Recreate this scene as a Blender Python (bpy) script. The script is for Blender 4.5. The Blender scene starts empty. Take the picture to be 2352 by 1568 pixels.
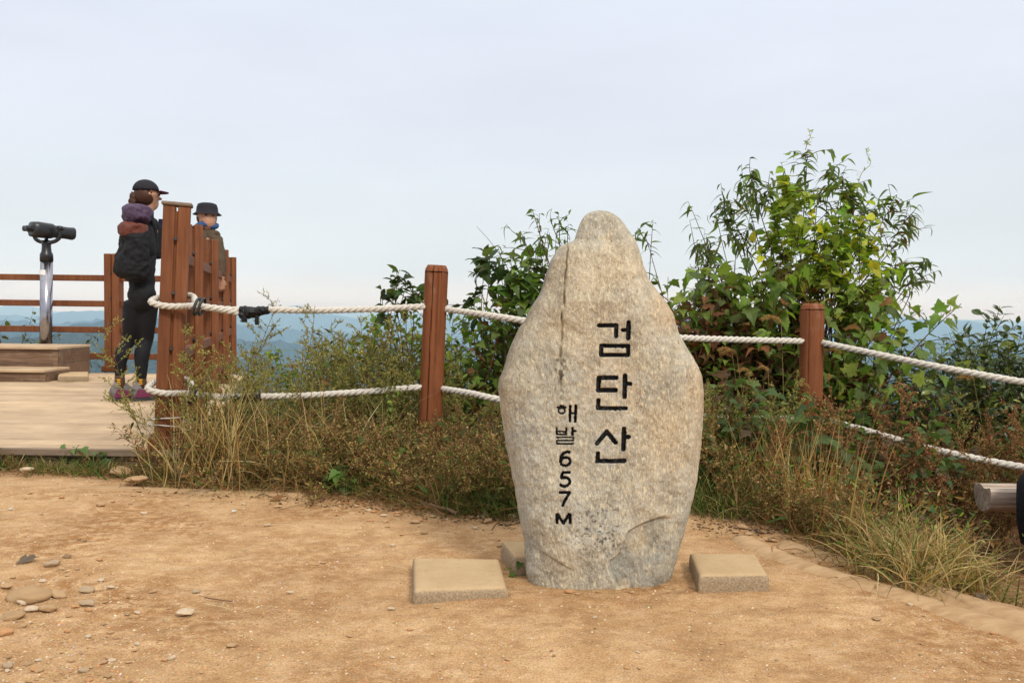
import bpy, math, random
import numpy as np
from mathutils import Matrix, Vector
SC = bpy.context.scene
COL = SC.collection
# ------------------------------------------------------------------ camera
F = 1898.0; CU = 1176.0; CV = 784.0; H = 0.86
PITCH = math.atan(76 / F); ROLL = math.radians(0.7)
cd = bpy.data.cameras.new('camera'); cam = bpy.data.objects.new('camera', cd); COL.objects.link(cam)
cd.sensor_width = 36; cd.lens = 36 * F / 2352; cd.clip_start = 0.05; cd.clip_end = 120000
MR = Matrix.Rotation(math.pi / 2 - PITCH, 3, 'X') @ Matrix.Rotation(ROLL, 3, 'Z')
cam.matrix_world = Matrix.Translation((0, 0, H)) @ MR.to_4x4()
SC.camera = cam
# ------------------------------------------------------------------ light
SUN_EL, SUN_AZ = 42, 150           # azimuth measured from +Y towards +X: behind the camera, to the right
W = bpy.data.worlds.new('World'); SC.world = W; W.use_nodes = True
nt = W.node_tree; nt.nodes.clear()
def wn(t, **k):
    n = nt.nodes.new(t)
    for a, b in k.items(): setattr(n, a, b)
    return n
wo = wn('ShaderNodeOutputWorld'); bg = wn('ShaderNodeBackground'); bg2 = wn('ShaderNodeBackground'); mx = wn('ShaderNodeMixShader')
sky = wn('ShaderNodeTexSky', sky_type='NISHITA', sun_disc=False, sun_elevation=math.radians(SUN_EL), sun_rotation=math.radians(SUN_AZ),
         altitude=600, air_density=1.0, dust_density=2.0)
bg.inputs['Strength'].default_value = 0.12
nt.links.new(sky.outputs[0], bg.inputs[0])
tc = wn('ShaderNodeTexCoord'); sp = wn('ShaderNodeSeparateXYZ'); nt.links.new(tc.outputs['Generated'], sp.inputs[0])
# high thin cloud deck: colour by elevation, broken by noise
rp = wn('ShaderNodeValToRGB'); nt.links.new(sp.outputs['Z'], rp.inputs[0])
e = rp.color_ramp.elements
e[0].position = 0.0; e[0].color = (.98, .96, .90, 1)
e[1].position = 1.0; e[1].color = (1.75, 1.72, 1.70, 1)
for p, c in ((.012, (.95, .94, .92, 1)), (.04, (.82, .87, .90, 1)), (.12, (.83, .875, .91, 1)), (.22, (.835, .872, .95, 1)), (.34, (.87, .92, 1.02, 1)), (.5, (1.06, 1.08, 1.12, 1))):
    x = e.new(p); x.color = c
mp = wn('ShaderNodeMapping'); mp.inputs['Scale'].default_value = (1.2, 1.2, 5); nt.links.new(tc.outputs['Generated'], mp.inputs[0])
nz = wn('ShaderNodeTexNoise'); nz.inputs['Scale'].default_value = 2.2; nz.inputs['Detail'].default_value = 5; nt.links.new(mp.outputs[0], nz.inputs[0])
mr = wn('ShaderNodeMapRange'); mr.inputs[1].default_value = .3; mr.inputs[2].default_value = .75; mr.inputs[3].default_value = .94; mr.inputs[4].default_value = 1.03
nt.links.new(nz.outputs[0], mr.inputs[0])
vm = wn('ShaderNodeVectorMath', operation='SCALE'); nt.links.new(rp.outputs[0], vm.inputs[0]); nt.links.new(mr.outputs[0], vm.inputs['Scale'])
# small far cumulus just above the horizon
mp2 = wn('ShaderNodeMapping'); mp2.inputs['Scale'].default_value = (14, 14, 60); nt.links.new(tc.outputs['Generated'], mp2.inputs[0])
nz2 = wn('ShaderNodeTexNoise'); nz2.inputs['Scale'].default_value = 1.0; nz2.inputs['Detail'].default_value = 4; nt.links.new(mp2.outputs[0], nz2.inputs[0])
m2 = wn('ShaderNodeMapRange'); m2.inputs[1].default_value = .52; m2.inputs[2].default_value = .66; nt.links.new(nz2.outputs[0], m2.inputs[0])
bd = wn('ShaderNodeValToRGB'); nt.links.new(sp.outputs['Z'], bd.inputs[0])
b = bd.color_ramp.elements; b[0].position = 0.004; b[0].color = (0, 0, 0, 1); b[1].position = .05; b[1].color = (0, 0, 0, 1)
x = b.new(.016); x.color = (.55, .55, .55, 1); x = b.new(.028); x.color = (.35, .35, .35, 1)
mm = wn('ShaderNodeMath', operation='MULTIPLY'); nt.links.new(m2.outputs[0], mm.inputs[0]); nt.links.new(bd.outputs[0], mm.inputs[1])
cm = wn('ShaderNodeMix', data_type='RGBA'); nt.links.new(mm.outputs[0], cm.inputs[0]); nt.links.new(vm.outputs[0], cm.inputs[6]); cm.inputs[7].default_value = (.84, .80, .80, 1)
nt.links.new(cm.outputs[2], bg2.inputs[0]); bg2.inputs['Strength'].default_value = 1.0
mx.inputs[0].default_value = .88
nt.links.new(bg.outputs[0], mx.inputs[1]); nt.links.new(bg2.outputs[0], mx.inputs[2]); nt.links.new(mx.outputs[0], wo.inputs[0])
sl = bpy.data.lights.new('sun', 'SUN'); so = bpy.data.objects.new('sun', sl); COL.objects.link(so)
sl.energy = 2.1; sl.angle = math.radians(12); sl.color = (1, .93, .82)
az, el = math.radians(SUN_AZ), math.radians(SUN_EL)
so.rotation_euler = Vector((math.sin(az) * math.cos(el), math.cos(az) * math.cos(el), math.sin(el))).to_track_quat('Z', 'Y').to_euler()
SC.view_settings.view_transform = 'Standard'; SC.view_settings.look = 'None'; SC.view_settings.exposure = 0.05; SC.view_settings.gamma = 1
SC.cycles.volume_bounces = 2; SC.cycles.max_bounces = 6; SC.cycles.diffuse_bounces = 3; SC.cycles.transparent_max_bounces = 4

# ------------------------------------------------------------------ helpers
def ray(u, v): return MR @ Vector(((u - CU) / F, (CV - v) / F, -1))
def P(u, v, Y):
    d = ray(u, v); t = Y / d.y
    return Vector((d.x * t, Y, H + d.z * t))
def G(u, v, z=0.0):
    d = ray(u, v); t = (z - H) / d.z
    return Vector((d.x * t, d.y * t, z))
rng = np.random.default_rng(7); random.seed(7)
_T = np.random.default_rng(3).random((256, 256))
def vn(x, y, s=0):
    x = np.asarray(x, float) + s * 17.3; y = np.asarray(y, float) + s * 9.1
    xi = np.floor(x).astype(int); yi = np.floor(y).astype(int); fx = x - xi; fy = y - yi
    fx = fx * fx * (3 - 2 * fx); fy = fy * fy * (3 - 2 * fy)
    a = _T[xi & 255, yi & 255]; b = _T[(xi + 1) & 255, yi & 255]; c = _T[xi & 255, (yi + 1) & 255]; d = _T[(xi + 1) & 255, (yi + 1) & 255]
    return (a * (1 - fx) + b * fx) * (1 - fy) + (c * (1 - fx) + d * fx) * fy
def fbm(x, y, o=4, s=0, g=.5):
    r = 0; a = 1; t = 0
    for i in range(o):
        r = r + a * vn(x * 2 ** i, y * 2 ** i, s + i * 3); t += a; a *= g
    return r / t
def sst(a, b, x):
    t = np.clip((x - a) / (b - a), 0, 1); return t * t * (3 - 2 * t)
def mesh(name, V, Fs, C=None, smooth=True, mat=None, mi=None):
    """V (n,3); Fs list of int arrays (k, 3 or 4)"""
    me = bpy.data.meshes.new(name); V = np.asarray(V, np.float32)
    if not isinstance(Fs, (list, tuple)): Fs = [Fs]
    Fs = [np.asarray(f, np.int32) for f in Fs if len(f)]
    loops = np.concatenate([f.ravel() for f in Fs]); tot = np.concatenate([np.full(len(f), f.shape[1], np.int32) for f in Fs])
    st = np.concatenate([[0], np.cumsum(tot)[:-1]]).astype(np.int32)
    me.vertices.add(len(V)); me.vertices.foreach_set('co', V.ravel())
    me.loops.add(len(loops)); me.loops.foreach_set('vertex_index', loops)
    me.polygons.add(len(tot)); me.polygons.foreach_set('loop_start', st); me.polygons.foreach_set('loop_total', tot)
    me.polygons.foreach_set('use_smooth', np.full(len(tot), bool(smooth)))
    if C is not None:
        a = me.color_attributes.new('Col', 'FLOAT_COLOR', 'POINT')
        c4 = np.ones((len(V), 4), np.float32); c4[:, :3] = C; a.data.foreach_set('color', c4.ravel())
    me.update(calc_edges=True); me.validate()
    if mat: me.materials.append(mat)
    return me
def tag(o, label=None, cat=None, group=None, kind=None):
    if label: o['label'] = label
    if cat: o['category'] = cat
    if group: o['group'] = group
    if kind: o['kind'] = kind
    return o
def ob(name, me, parent=None, loc=None, smooth=None):
    o = bpy.data.objects.new(name, me); COL.objects.link(o)
    if parent is not None:
        o.parent = parent
        if loc is None and me is not None:
            w_ = Vector((0, 0, 0)); q_ = parent
            while q_ is not None: w_ += q_.location; q_ = q_.parent
            o.location = -w_
    if loc is not None: o.location = loc
    return o
def empty(name, loc, label, cat, group=None):
    o = bpy.data.objects.new(name, None); COL.objects.link(o); o.location = loc; o.empty_display_size = .1
    return tag(o, label, cat, group)
class MB:
    """collects world-space pieces; built as one mesh"""
    def __init__(s): s.V = []; s.Q = []; s.T = []; s.N = []; s.n = 0
    def add(s, V, Fc):
        V = [tuple(v) for v in V]; s.V += V
        for f in Fc: s.N.append([i + s.n for i in f])
        s.n += len(V); return s
    def box(s, c, size, rot=None, bev=0.0):
        c = Vector(c); hx, hy, hz = [a / 2 for a in size]
        R = rot if rot is not None else Matrix.Identity(3)
        b = min(bev, hx * .9, hy * .9, hz * .9)
        if b <= 0:
            vs = [R @ Vector((x * hx, y * hy, z * hz)) + c for x in (-1, 1) for y in (-1, 1) for z in (-1, 1)]
            return s.add(vs, [(0, 1, 3, 2), (4, 6, 7, 5), (0, 4, 5, 1), (2, 3, 7, 6), (0, 2, 6, 4), (1, 5, 7, 3)])
        # chamfered box
        vs = []; idx = {}
        for x in (-1, 1):
            for y in (-1, 1):
                for z in (-1, 1):
                    for k in range(3):
                        p = [x * (hx - b), y * (hy - b), z * (hz - b)]; p[k] = (x * hx, y * hy, z * hz)[k]
                        idx[(x, y, z, k)] = len(vs); vs.append(R @ Vector(p) + c)
        fs = []
        for k in range(3):
            a, d = [i for i in range(3) if i != k]
            for sg in (-1, 1):
                q = []
                for (pa, pd) in ((-1, -1), (1, -1), (1, 1), (-1, 1)):
                    t = [0, 0, 0]; t[k] = sg; t[a] = pa; t[d] = pd; q.append(idx[(*t, k)])
                fs.append(q)
            for sa in (-1, 1):
                for sd in (-1, 1):
                    t0 = [0, 0, 0]; t0[a] = sa; t0[d] = sd; t1 = list(t0); t0[k] = -1; t1[k] = 1
                    fs.append([idx[(*t0, a)], idx[(*t1, a)], idx[(*t1, d)], idx[(*t0, d)]])
        for x in (-1, 1):
            for y in (-1, 1):
                for z in (-1, 1): fs.append([idx[(x, y, z, k)] for k in range(3)])
        return s.add(vs, fs)
    def tube(s, pts, r, n=8, cap=True):
        V, Q = tube(pts, r, n); b = len(V)
        fs = [list(q) for q in Q]
        if cap: fs += [list(range(n))[::-1], list(range(b - n, b))]
        return s.add(V, fs)
    def build(s, name, mat, parent=None, smooth=False, fix=True, **tg):
        me = bpy.data.meshes.new(name); me.from_pydata(s.V, [], s.N); me.materials.append(mat)
        if fix:
            import bmesh
            bm = bmesh.new(); bm.from_mesh(me); bmesh.ops.recalc_face_normals(bm, faces=bm.faces); bm.to_mesh(me); bm.free()
        if smooth: me.polygons.foreach_set('use_smooth', [True] * len(me.polygons))
        o = ob(name, me, parent)
        if parent is None: # origin at the base of the thing
            co = np.array(s.V); c = Vector((co[:, 0].mean(), co[:, 1].mean(), co[:, 2].min()))
            me.transform(Matrix.Translation(-c)); o.location = c
        return tag(o, **tg)
def tube(pts, r, n=6):
    P_ = np.array([tuple(p) for p in pts], float); m = len(P_); r = np.broadcast_to(np.asarray(r, float), (m,))
    T = np.gradient(P_, axis=0); T /= np.linalg.norm(T, axis=1)[:, None] + 1e-12
    up = np.array([0, 0, 1.]) if abs(T[0][2]) < .9 else np.array([1., 0, 0])
    N = np.zeros_like(P_); a = np.cross(T[0], up); a /= np.linalg.norm(a); N[0] = a
    for i in range(1, m):
        a = N[i - 1] - T[i] * np.dot(N[i - 1], T[i]); N[i] = a / (np.linalg.norm(a) + 1e-12)
    B = np.cross(T, N); th = np.arange(n) * 2 * np.pi / n
    V = P_[:, None] + r[:, None, None] * (np.cos(th)[None, :, None] * N[:, None] + np.sin(th)[None, :, None] * B[:, None])
    i = np.arange(m - 1)[:, None] * n; j = np.arange(n)[None]; k = (j + 1) % n
    Q = np.stack([i + j, i + k, i + n + k, i + n + j], -1).reshape(-1, 4)
    return V.reshape(-1, 3), Q
def catmull(pts, k=8):
    p = np.array([tuple(a) for a in pts], float); p = np.vstack([2 * p[0] - p[1], p, 2 * p[-1] - p[-2]]); out = []
    for i in range(1, len(p) - 2):
        for t in np.linspace(0, 1, k, endpoint=False):
            out.append(.5 * (2 * p[i] + (p[i + 1] - p[i - 1]) * t + (2 * p[i - 1] - 5 * p[i] + 4 * p[i + 1] - p[i + 2]) * t * t + (3 * p[i] - p[i - 1] - 3 * p[i + 1] + p[i + 2]) * t ** 3))
    out.append(p[-2]); return np.array(out)

# ------------------------------------------------------------------ materials
class NT:
    def __init__(s, name):
        s.m = bpy.data.materials.new(name); s.m.use_nodes = True; s.t = s.m.node_tree; s.t.nodes.clear()
        s.o = s.n('ShaderNodeOutputMaterial'); s.p = s.n('ShaderNodeBsdfPrincipled'); s.l(s.p.outputs[0], s.o.inputs[0]); s.tc = s.n('ShaderNodeTexCoord').outputs['Object']
        s.p.inputs['Specular IOR Level'].default_value = .25
    def n(s, t, **k):
        x = s.t.nodes.new(t)
        for a, b in k.items(): setattr(x, a, b)
        return x
    def l(s, a, b): s.t.links.new(a, b)
    def noise(s, scale, detail=4, vec=None, sc=(1, 1, 1), rough=.55, dist=0):
        m = s.n('ShaderNodeMapping'); m.inputs['Scale'].default_value = sc; s.l(vec or s.tc, m.inputs[0])
        x = s.n('ShaderNodeTexNoise'); x.inputs['Scale'].default_value = scale; x.inputs['Detail'].default_value = detail; x.inputs['Roughness'].default_value = rough
        x.inputs['Distortion'].default_value = dist
        s.l(m.outputs[0], x.inputs[0]); return x.outputs[0]
    def rng(s, f, a, b, c=0., d=1.):
        x = s.n('ShaderNodeMapRange'); s.l(f, x.inputs[0])
        for i, q in enumerate((a, b, c, d)): x.inputs[i + 1].default_value = q
        return x.outputs[0]
    def ramp(s, f, stops):
        x = s.n('ShaderNodeValToRGB'); s.l(f, x.inputs[0]); e = x.color_ramp.elements
        e[0].position, e[0].color = stops[0][0], (*stops[0][1], 1); e[1].position, e[1].color = stops[-1][0], (*stops[-1][1], 1)
        for p, c in stops[1:-1]: y = e.new(p); y.color = (*c, 1)
        return x.outputs[0]
    def mix(s, f, a, b, mode='MIX'):
        x = s.n('ShaderNodeMix', data_type='RGBA', blend_type=mode)
        for i, q in ((0, f), (6, a), (7, b)):
            if hasattr(q, 'node') or isinstance(q, bpy.types.NodeSocket): s.l(q, x.inputs[i])
            else: x.inputs[i].default_value = q if i == 0 else (*q, 1)
        return x.outputs[2]
    def math(s, op, a, b=0.):
        x = s.n('ShaderNodeMath', operation=op)
        for i, q in enumerate((a, b)):
            if isinstance(q, bpy.types.NodeSocket): s.l(q, x.inputs[i])
            else: x.inputs[i].default_value = q
        return x.outputs[0]
    def attr(s, name='Col'): return s.n('ShaderNodeAttribute', attribute_name=name).outputs['Color']
    def done(s, col=None, rough=.8, bumps=(), metal=0.):
        if col is not None:
            if isinstance(col, bpy.types.NodeSocket): s.l(col, s.p.inputs['Base Color'])
            else: s.p.inputs['Base Color'].default_value = (*col, 1)
        if isinstance(rough, bpy.types.NodeSocket): s.l(rough, s.p.inputs['Roughness'])
        else: s.p.inputs['Roughness'].default_value = rough
        s.p.inputs['Metallic'].default_value = metal
        last = None
        for h, st, ds in bumps:
            bp = s.n('ShaderNodeBump'); bp.inputs['Strength'].default_value = st; bp.inputs['Distance'].default_value = ds; s.l(h, bp.inputs['Height'])
            if last: s.l(last, bp.inputs['Normal'])
            last = bp.outputs[0]
        if last: s.l(last, s.p.inputs['Normal'])
        return s.m
def m_dirt():
    t = NT('dirt'); a = t.noise(1.1, 5, dist=.4); b = t.noise(7, 5); c = t.noise(230, 3); st = t.noise(24, 5, sc=(.9, 1.1, 1), rough=.65)
    base = t.ramp(t.rng(b, .3, .72), [(0, (.37, .215, .095)), (.45, (.48, .295, .138)), (1, (.555, .365, .19))])
    damp = t.math('MULTIPLY', t.rng(a, .48, .62), t.rng(st, .40, .56))
    col = t.mix(damp, base, (.30, .148, .05)); mo = t.noise(17, 6, sc=(.9, 1.1, 1), rough=.75); col = t.mix(t.rng(mo, .50, .66, 0, .5), col, (.30, .15, .055)); col = t.mix(t.rng(mo, .47, .36, 0, .5), col, (.60, .41, .23))
    col = t.mix(t.rng(c, .35, .65), t.mix(1., col, (.72, .69, .66), 'MULTIPLY'), t.mix(1., col, (1.18, 1.18, 1.2), 'MULTIPLY'))
    gr = t.noise(90, 2); col = t.mix(t.rng(gr, .68, .75), col, (.62, .45, .28))
    lg = t.noise(.9, 3); col = t.mix(t.rng(lg, .35, .65), t.mix(1., col, (.86, .84, .82), 'MULTIPLY'), t.mix(1., col, (1.06, 1.09, 1.14), 'MULTIPLY')); hu = t.attr(); col = t.mix(1., col, hu, 'MULTIPLY')
    tr = t.noise(5.5, 3, dist=1.5); return t.done(col, .95, [(tr, .35, .05), (st, .6, .014), (b, .35, .03), (gr, .45, .004), (c, .5, .002)])
def m_stone():
    t = NT('gneiss'); big = t.noise(2.3, 3, dist=.5); med = t.noise(14, 4, sc=(1.4, 1, .7)); fl = t.noise(110, 4, sc=(1.5, 1, .5), dist=.8); gr = t.noise(240, 3, sc=(1.3, 1, .7)); sp = t.noise(260, 2)
    warm = t.ramp(med, [(.25, (.30, .21, .12)), (.5, (.43, .32, .18)), (.75, (.52, .42, .27))])
    grey = t.ramp(med, [(.25, (.27, .25, .20)), (.5, (.38, .35, .28)), (.75, (.49, .46, .38))])
    col = t.mix(t.rng(big, .44, .72), grey, warm)
    col = t.mix(t.rng(fl, .50, .70), col, (.66, .55, .36)); col = t.mix(t.rng(fl, .42, .30, 0, .6), col, (.24, .18, .12))
    col = t.mix(t.rng(gr, .58, .70, 0, .55), col, (.68, .63, .52)); col = t.mix(t.rng(gr, .40, .28, 0, .6), col, (.18, .15, .12)); w2 = t.noise(6, 5, sc=(1.6, 1, .5), dist=1.); col = t.mix(t.rng(w2, .5, .7, 0, .5), col, t.mix(1., col, (.78, .80, .84), 'MULTIPLY'))
    col = t.mix(1., col, t.attr(), 'MULTIPLY')
    return t.done(col, .82, [(med, .25, .015), (fl, .5, .005), (gr, .7, .003)])
def m_ink():
    t = NT('black_paint'); a = t.noise(60, 4); b = t.noise(300, 3)
    col = t.mix(t.rng(a, .55, .8, 0, .7), (.010, .010, .011), (.16, .15, .135)); return t.done(col, t.rng(b, .3, .7, .35, .7), [(b, .5, .003)])
def m_wood(name, c0, c1, c2, sc=(1, 1, .06), scale=60, rough=.65, wear=(.30, .24, .18), wf=.35):
    t = NT(name); g = t.noise(scale, 5, sc=sc, dist=.3); b = t.noise(4, 4); w = t.noise(9, 5, sc=(1, 1, .5))
    col = t.ramp(g, [(.3, c0), (.5, c1), (.72, c2)]); col = t.mix(t.rng(b, .35, .7), col, t.mix(1., col, (.75, .72, .7), 'MULTIPLY'))
    col = t.mix(t.rng(w, .60, .72, 0, wf), col, wear); geo = t.n('ShaderNodeNewGeometry'); col = t.mix(geo.outputs['Random Per Island'], t.mix(1., col, (.80, .79, .78), 'MULTIPLY'), t.mix(1., col, (1.10, 1.10, 1.10), 'MULTIPLY'))
    return t.done(col, rough, [(g, .35, .004), (w, .2, .004)])
def m_plain(name, col, rough=.7, metal=0, nz=20, amt=.25, bump=.2, bd=.003, spec=None):
    t = NT(name); a = t.noise(nz, 5); d = tuple(c * (1 - amt) for c in col); l = tuple(min(1, c * (1 + amt)) for c in col)
    if spec is not None: t.p.inputs['Specular IOR Level'].default_value = spec
    return t.done(t.mix(t.rng(a, .3, .7), d, l), rough, [(a, bump, bd)], metal)
def m_leaf(name, trans=.42, rough=.5, spec=.3):
    t = NT(name); c = t.attr(); n = t.noise(60, 3); c = t.mix(t.rng(n, .35, .7), c, t.mix(1., c, (.72, .78, .7), 'MULTIPLY')); sp = t.noise(26, 5, rough=.7); c = t.mix(t.rng(sp, .60, .70, 0, .55), c, (.20, .12, .04))
    t.p.inputs['Specular IOR Level'].default_value = spec; t.done(c, rough)
    tr = t.n('ShaderNodeBsdfTranslucent'); t.l(t.mix(1., c, (1.25, 1.3, .7), 'MULTIPLY'), tr.inputs[0])
    ms = t.n('ShaderNodeMixShader'); ms.inputs[0].default_value = trans; t.l(t.p.outputs[0], ms.inputs[1]); t.l(tr.outputs[0], ms.inputs[2]); t.l(ms.outputs[0], t.o.inputs[0])
    return t.m
def m_attr(name, rough=.85, nz=40, bump=.4):
    t = NT(name); n = t.noise(nz, 4); c = t.mix(t.rng(n, .3, .7), t.mix(1., t.attr(), (.8, .8, .8), 'MULTIPLY'), t.attr()); return t.done(c, rough, [(n, bump, .004)])
M = {}
M['dirt'] = m_dirt(); M['stone'] = m_stone(); M['ink'] = m_ink()
M['brown'] = m_wood('stained_brown_timber', (.15, .050, .018), (.20, .070, .026), (.25, .095, .038), wf=.12)
M['post'] = m_wood('painted_log', (.175, .055, .018), (.22, .072, .025), (.26, .09, .032), wear=(.34, .22, .14), wf=.45)
M['deck'] = m_wood('deck_board', (.47, .33, .20), (.57, .415, .255), (.63, .475, .305), sc=(.05, 1, 1), scale=70, wear=(.33, .22, .13), wf=.35)
M['trim'] = m_wood('weathered_trim', (.16, .11, .075), (.23, .165, .115), (.29, .22, .16), sc=(.06, 1, 1))
M['steps'] = m_wood('weathered_step_board', (.13, .075, .045), (.20, .12, .075), (.28, .185, .12), sc=(.07, 1, 1), wear=(.30, .25, .17), wf=.5)
M['logk'] = m_wood('dusty_log', (.36, .22, .11), (.46, .30, .155), (.54, .37, .21), sc=(.06, .8, 1), scale=45, rough=.9, wear=(.36, .2, .09), wf=.5)
M['bench'] = m_wood('grey_driftwood_log', (.22, .16, .12), (.42, .33, .26), (.60, .51, .42), sc=(.05, 1, 1), scale=50, rough=.85, wear=(.12, .10, .07), wf=.5)
M['rope'] = m_plain('rope_fibre', (.56, .52, .45), .85, nz=120, amt=.2, bump=.6, bd=.003)
M['tape'] = m_plain('black_tape', (.010, .010, .011), .42, nz=50, amt=.4, bump=.6, bd=.006)
M['clamp'] = m_plain('dull_metal', (.06, .065, .065), .5, .6)
M['steel'] = m_plain('brushed_steel', (.36, .35, .38), .22, 1., nz=15, amt=.12, bump=.05)
M['blackmetal'] = m_plain('black_enamel', (.012, .013, .014), .35, nz=35, amt=.5, bump=.1, spec=.5)
M['white'] = m_plain('white_sticker', (.75, .75, .73), .6, nz=10, amt=.06, bump=.02)
M['glass'] = m_plain('lens_glass', (.02, .02, .03), .08, spec=.8, bump=0)
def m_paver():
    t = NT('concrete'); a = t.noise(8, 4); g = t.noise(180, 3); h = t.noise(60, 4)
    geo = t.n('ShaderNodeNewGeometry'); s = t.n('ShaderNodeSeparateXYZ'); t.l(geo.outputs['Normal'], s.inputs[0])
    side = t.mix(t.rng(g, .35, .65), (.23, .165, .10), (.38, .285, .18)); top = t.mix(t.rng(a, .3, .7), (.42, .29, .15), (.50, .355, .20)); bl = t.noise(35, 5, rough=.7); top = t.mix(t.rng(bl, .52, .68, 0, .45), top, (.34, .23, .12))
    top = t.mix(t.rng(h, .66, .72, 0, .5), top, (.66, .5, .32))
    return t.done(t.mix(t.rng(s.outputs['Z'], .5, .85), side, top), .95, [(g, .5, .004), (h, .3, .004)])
M['paver'] = m_paver()
M['leaf'] = m_leaf('leaf'); M['leafgloss'] = m_leaf('glossy_leaf', .25, .35, .5); M['seed'] = m_leaf('seed_head', .2, .7, .2)
M['twig'] = m_attr('twig', nz=80); M['pebble'] = m_attr('pebble_rock', .9, 60, .5); M['grass'] = m_leaf('grass_blade', .3, .6, .2)
def m_forest():
    t = NT('forest_slopes'); a = t.noise(.0045, 6, rough=.7); b = t.noise(.03, 5, rough=.7)
    col = t.ramp(b, [(.3, (.008, .015, .005)), (.5, (.022, .038, .013)), (.68, (.05, .065, .026))]); col = t.mix(t.rng(a, .5, .75, 0, .5), col, (.10, .085, .045))
    return t.done(col, 1., [(b, 1., 25.)])
M['forest'] = m_forest()

# ------------------------------------------------------------------ terrain
edge_uv = [(-300, 1082), (0, 1092), (400, 1112), (700, 1134), (900, 1158), (1180, 1186), (1590, 1192), (1750, 1216), (1900, 1252), (2100, 1322), (2200, 1362), (2352, 1402), (2500, 1440)]
EG = np.array([tuple(G(u, v))[:2] for u, v in edge_uv])
def yedge(x): return np.interp(x, EG[:, 0], EG[:, 1])
def gz(x, y):
    x = np.asarray(x, float); y = np.asarray(y, float)
    r = sst(.7, 1.6, x) * sst(0, .9, y - yedge(x)) * -.30
    fall = np.clip(y - 5.6 + .25 * np.sin(x * 1.3), 0, None)
    fall = fall + np.clip(-x - 14, 0, None) + np.clip(x - 6, 0, None) * .5
    r = r - (fall ** 1.25) * .42 * (fall > 0)
    r = r + .02 * (fbm(x * .8, y * .8, 3, 5) - .5)
    near = sst(0.6, 1.4, y) * (1 - sst(5, 6, y))
    r = r + near * (.016 * (fbm(x * 3.1, y * 3.4, 3, 11) - .5) + .010 * (fbm(x * 11, y * 15, 3, 23) - .5))
    # ground rises a little where it has banked up round the stone's foot
    r = r + .012 * np.exp(-(((x - .25) / .35) ** 2 + ((y - 2.45) / .12) ** 2))
    return r
xs = np.concatenate([np.linspace(-40, -3.2, 60)[:-1], np.linspace(-3.2, 2.6, 420), np.linspace(2.6, 30, 50)[1:]])
ys = np.concatenate([np.linspace(-15, 1.2, 25)[:-1], np.linspace(1.2, 4.6, 330), np.linspace(4.6, 7, 60)[1:], np.linspace(7, 34, 60)[1:]])
X, Y = np.meshgrid(xs, ys); Z = gz(X, Y)
n1, n2 = X.shape; idx = np.arange(n1 * n2).reshape(n1, n2)
Q = np.stack([idx[:-1, :-1], idx[:-1, 1:], idx[1:, 1:], idx[1:, :-1]], -1).reshape(-1, 4)
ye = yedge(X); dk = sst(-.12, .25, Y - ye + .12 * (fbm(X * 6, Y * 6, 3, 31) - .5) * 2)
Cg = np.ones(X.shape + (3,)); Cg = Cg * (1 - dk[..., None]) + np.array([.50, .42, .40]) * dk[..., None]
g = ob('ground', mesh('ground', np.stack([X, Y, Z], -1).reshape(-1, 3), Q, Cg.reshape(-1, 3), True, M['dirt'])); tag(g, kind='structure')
# far terrain: valleys and ridges as a polar sheet
R = np.concatenate([np.geomspace(16, 1200, 60), np.geomspace(1250, 37500, 290)]); TH = np.radians(np.linspace(-75, 75, 560))
RR, TT = np.meshgrid(R, TH, indexing='ij'); XX = RR * np.sin(TT); YY = RR * np.cos(TT)
UU = CU + F * np.tan(np.clip(TT, -1.2, 1.2))
base = -np.interp(RR, [16, 60, 400, 2000, 5000, 60000], [5, 22, 150, 430, 560, 560])
def hor(u): return 708 + (u - CU) * math.tan(ROLL)
def ridge(Rc, slope, pts, amp, s, back=.25):
    pu = [p[0] for p in pts]; pv = [p[1] for p in pts]
    u1 = CU + F * np.tan(np.clip(TH, -1.2, 1.2)); vv = np.interp(u1, pu, pv) + 3.0 * (fbm(u1 * .012, u1 * 0 + s, 5, s) - .5) * amp
    rc = Rc * (1 + .10 * (fbm(u1 * .0016, u1 * 0, 3, s + 2) - .5)); zc = H - rc * (vv - hor(u1)) / F
    d = RR - rc[None]; spur = 1 + .7 * (fbm(TT * 40 * Rc / 8000 + 3, RR / Rc * 2, 4, s + 5) - .5)
    return zc[None] - np.where(d < 0, -d * slope * spur, d * back)
zt = base.copy()
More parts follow.
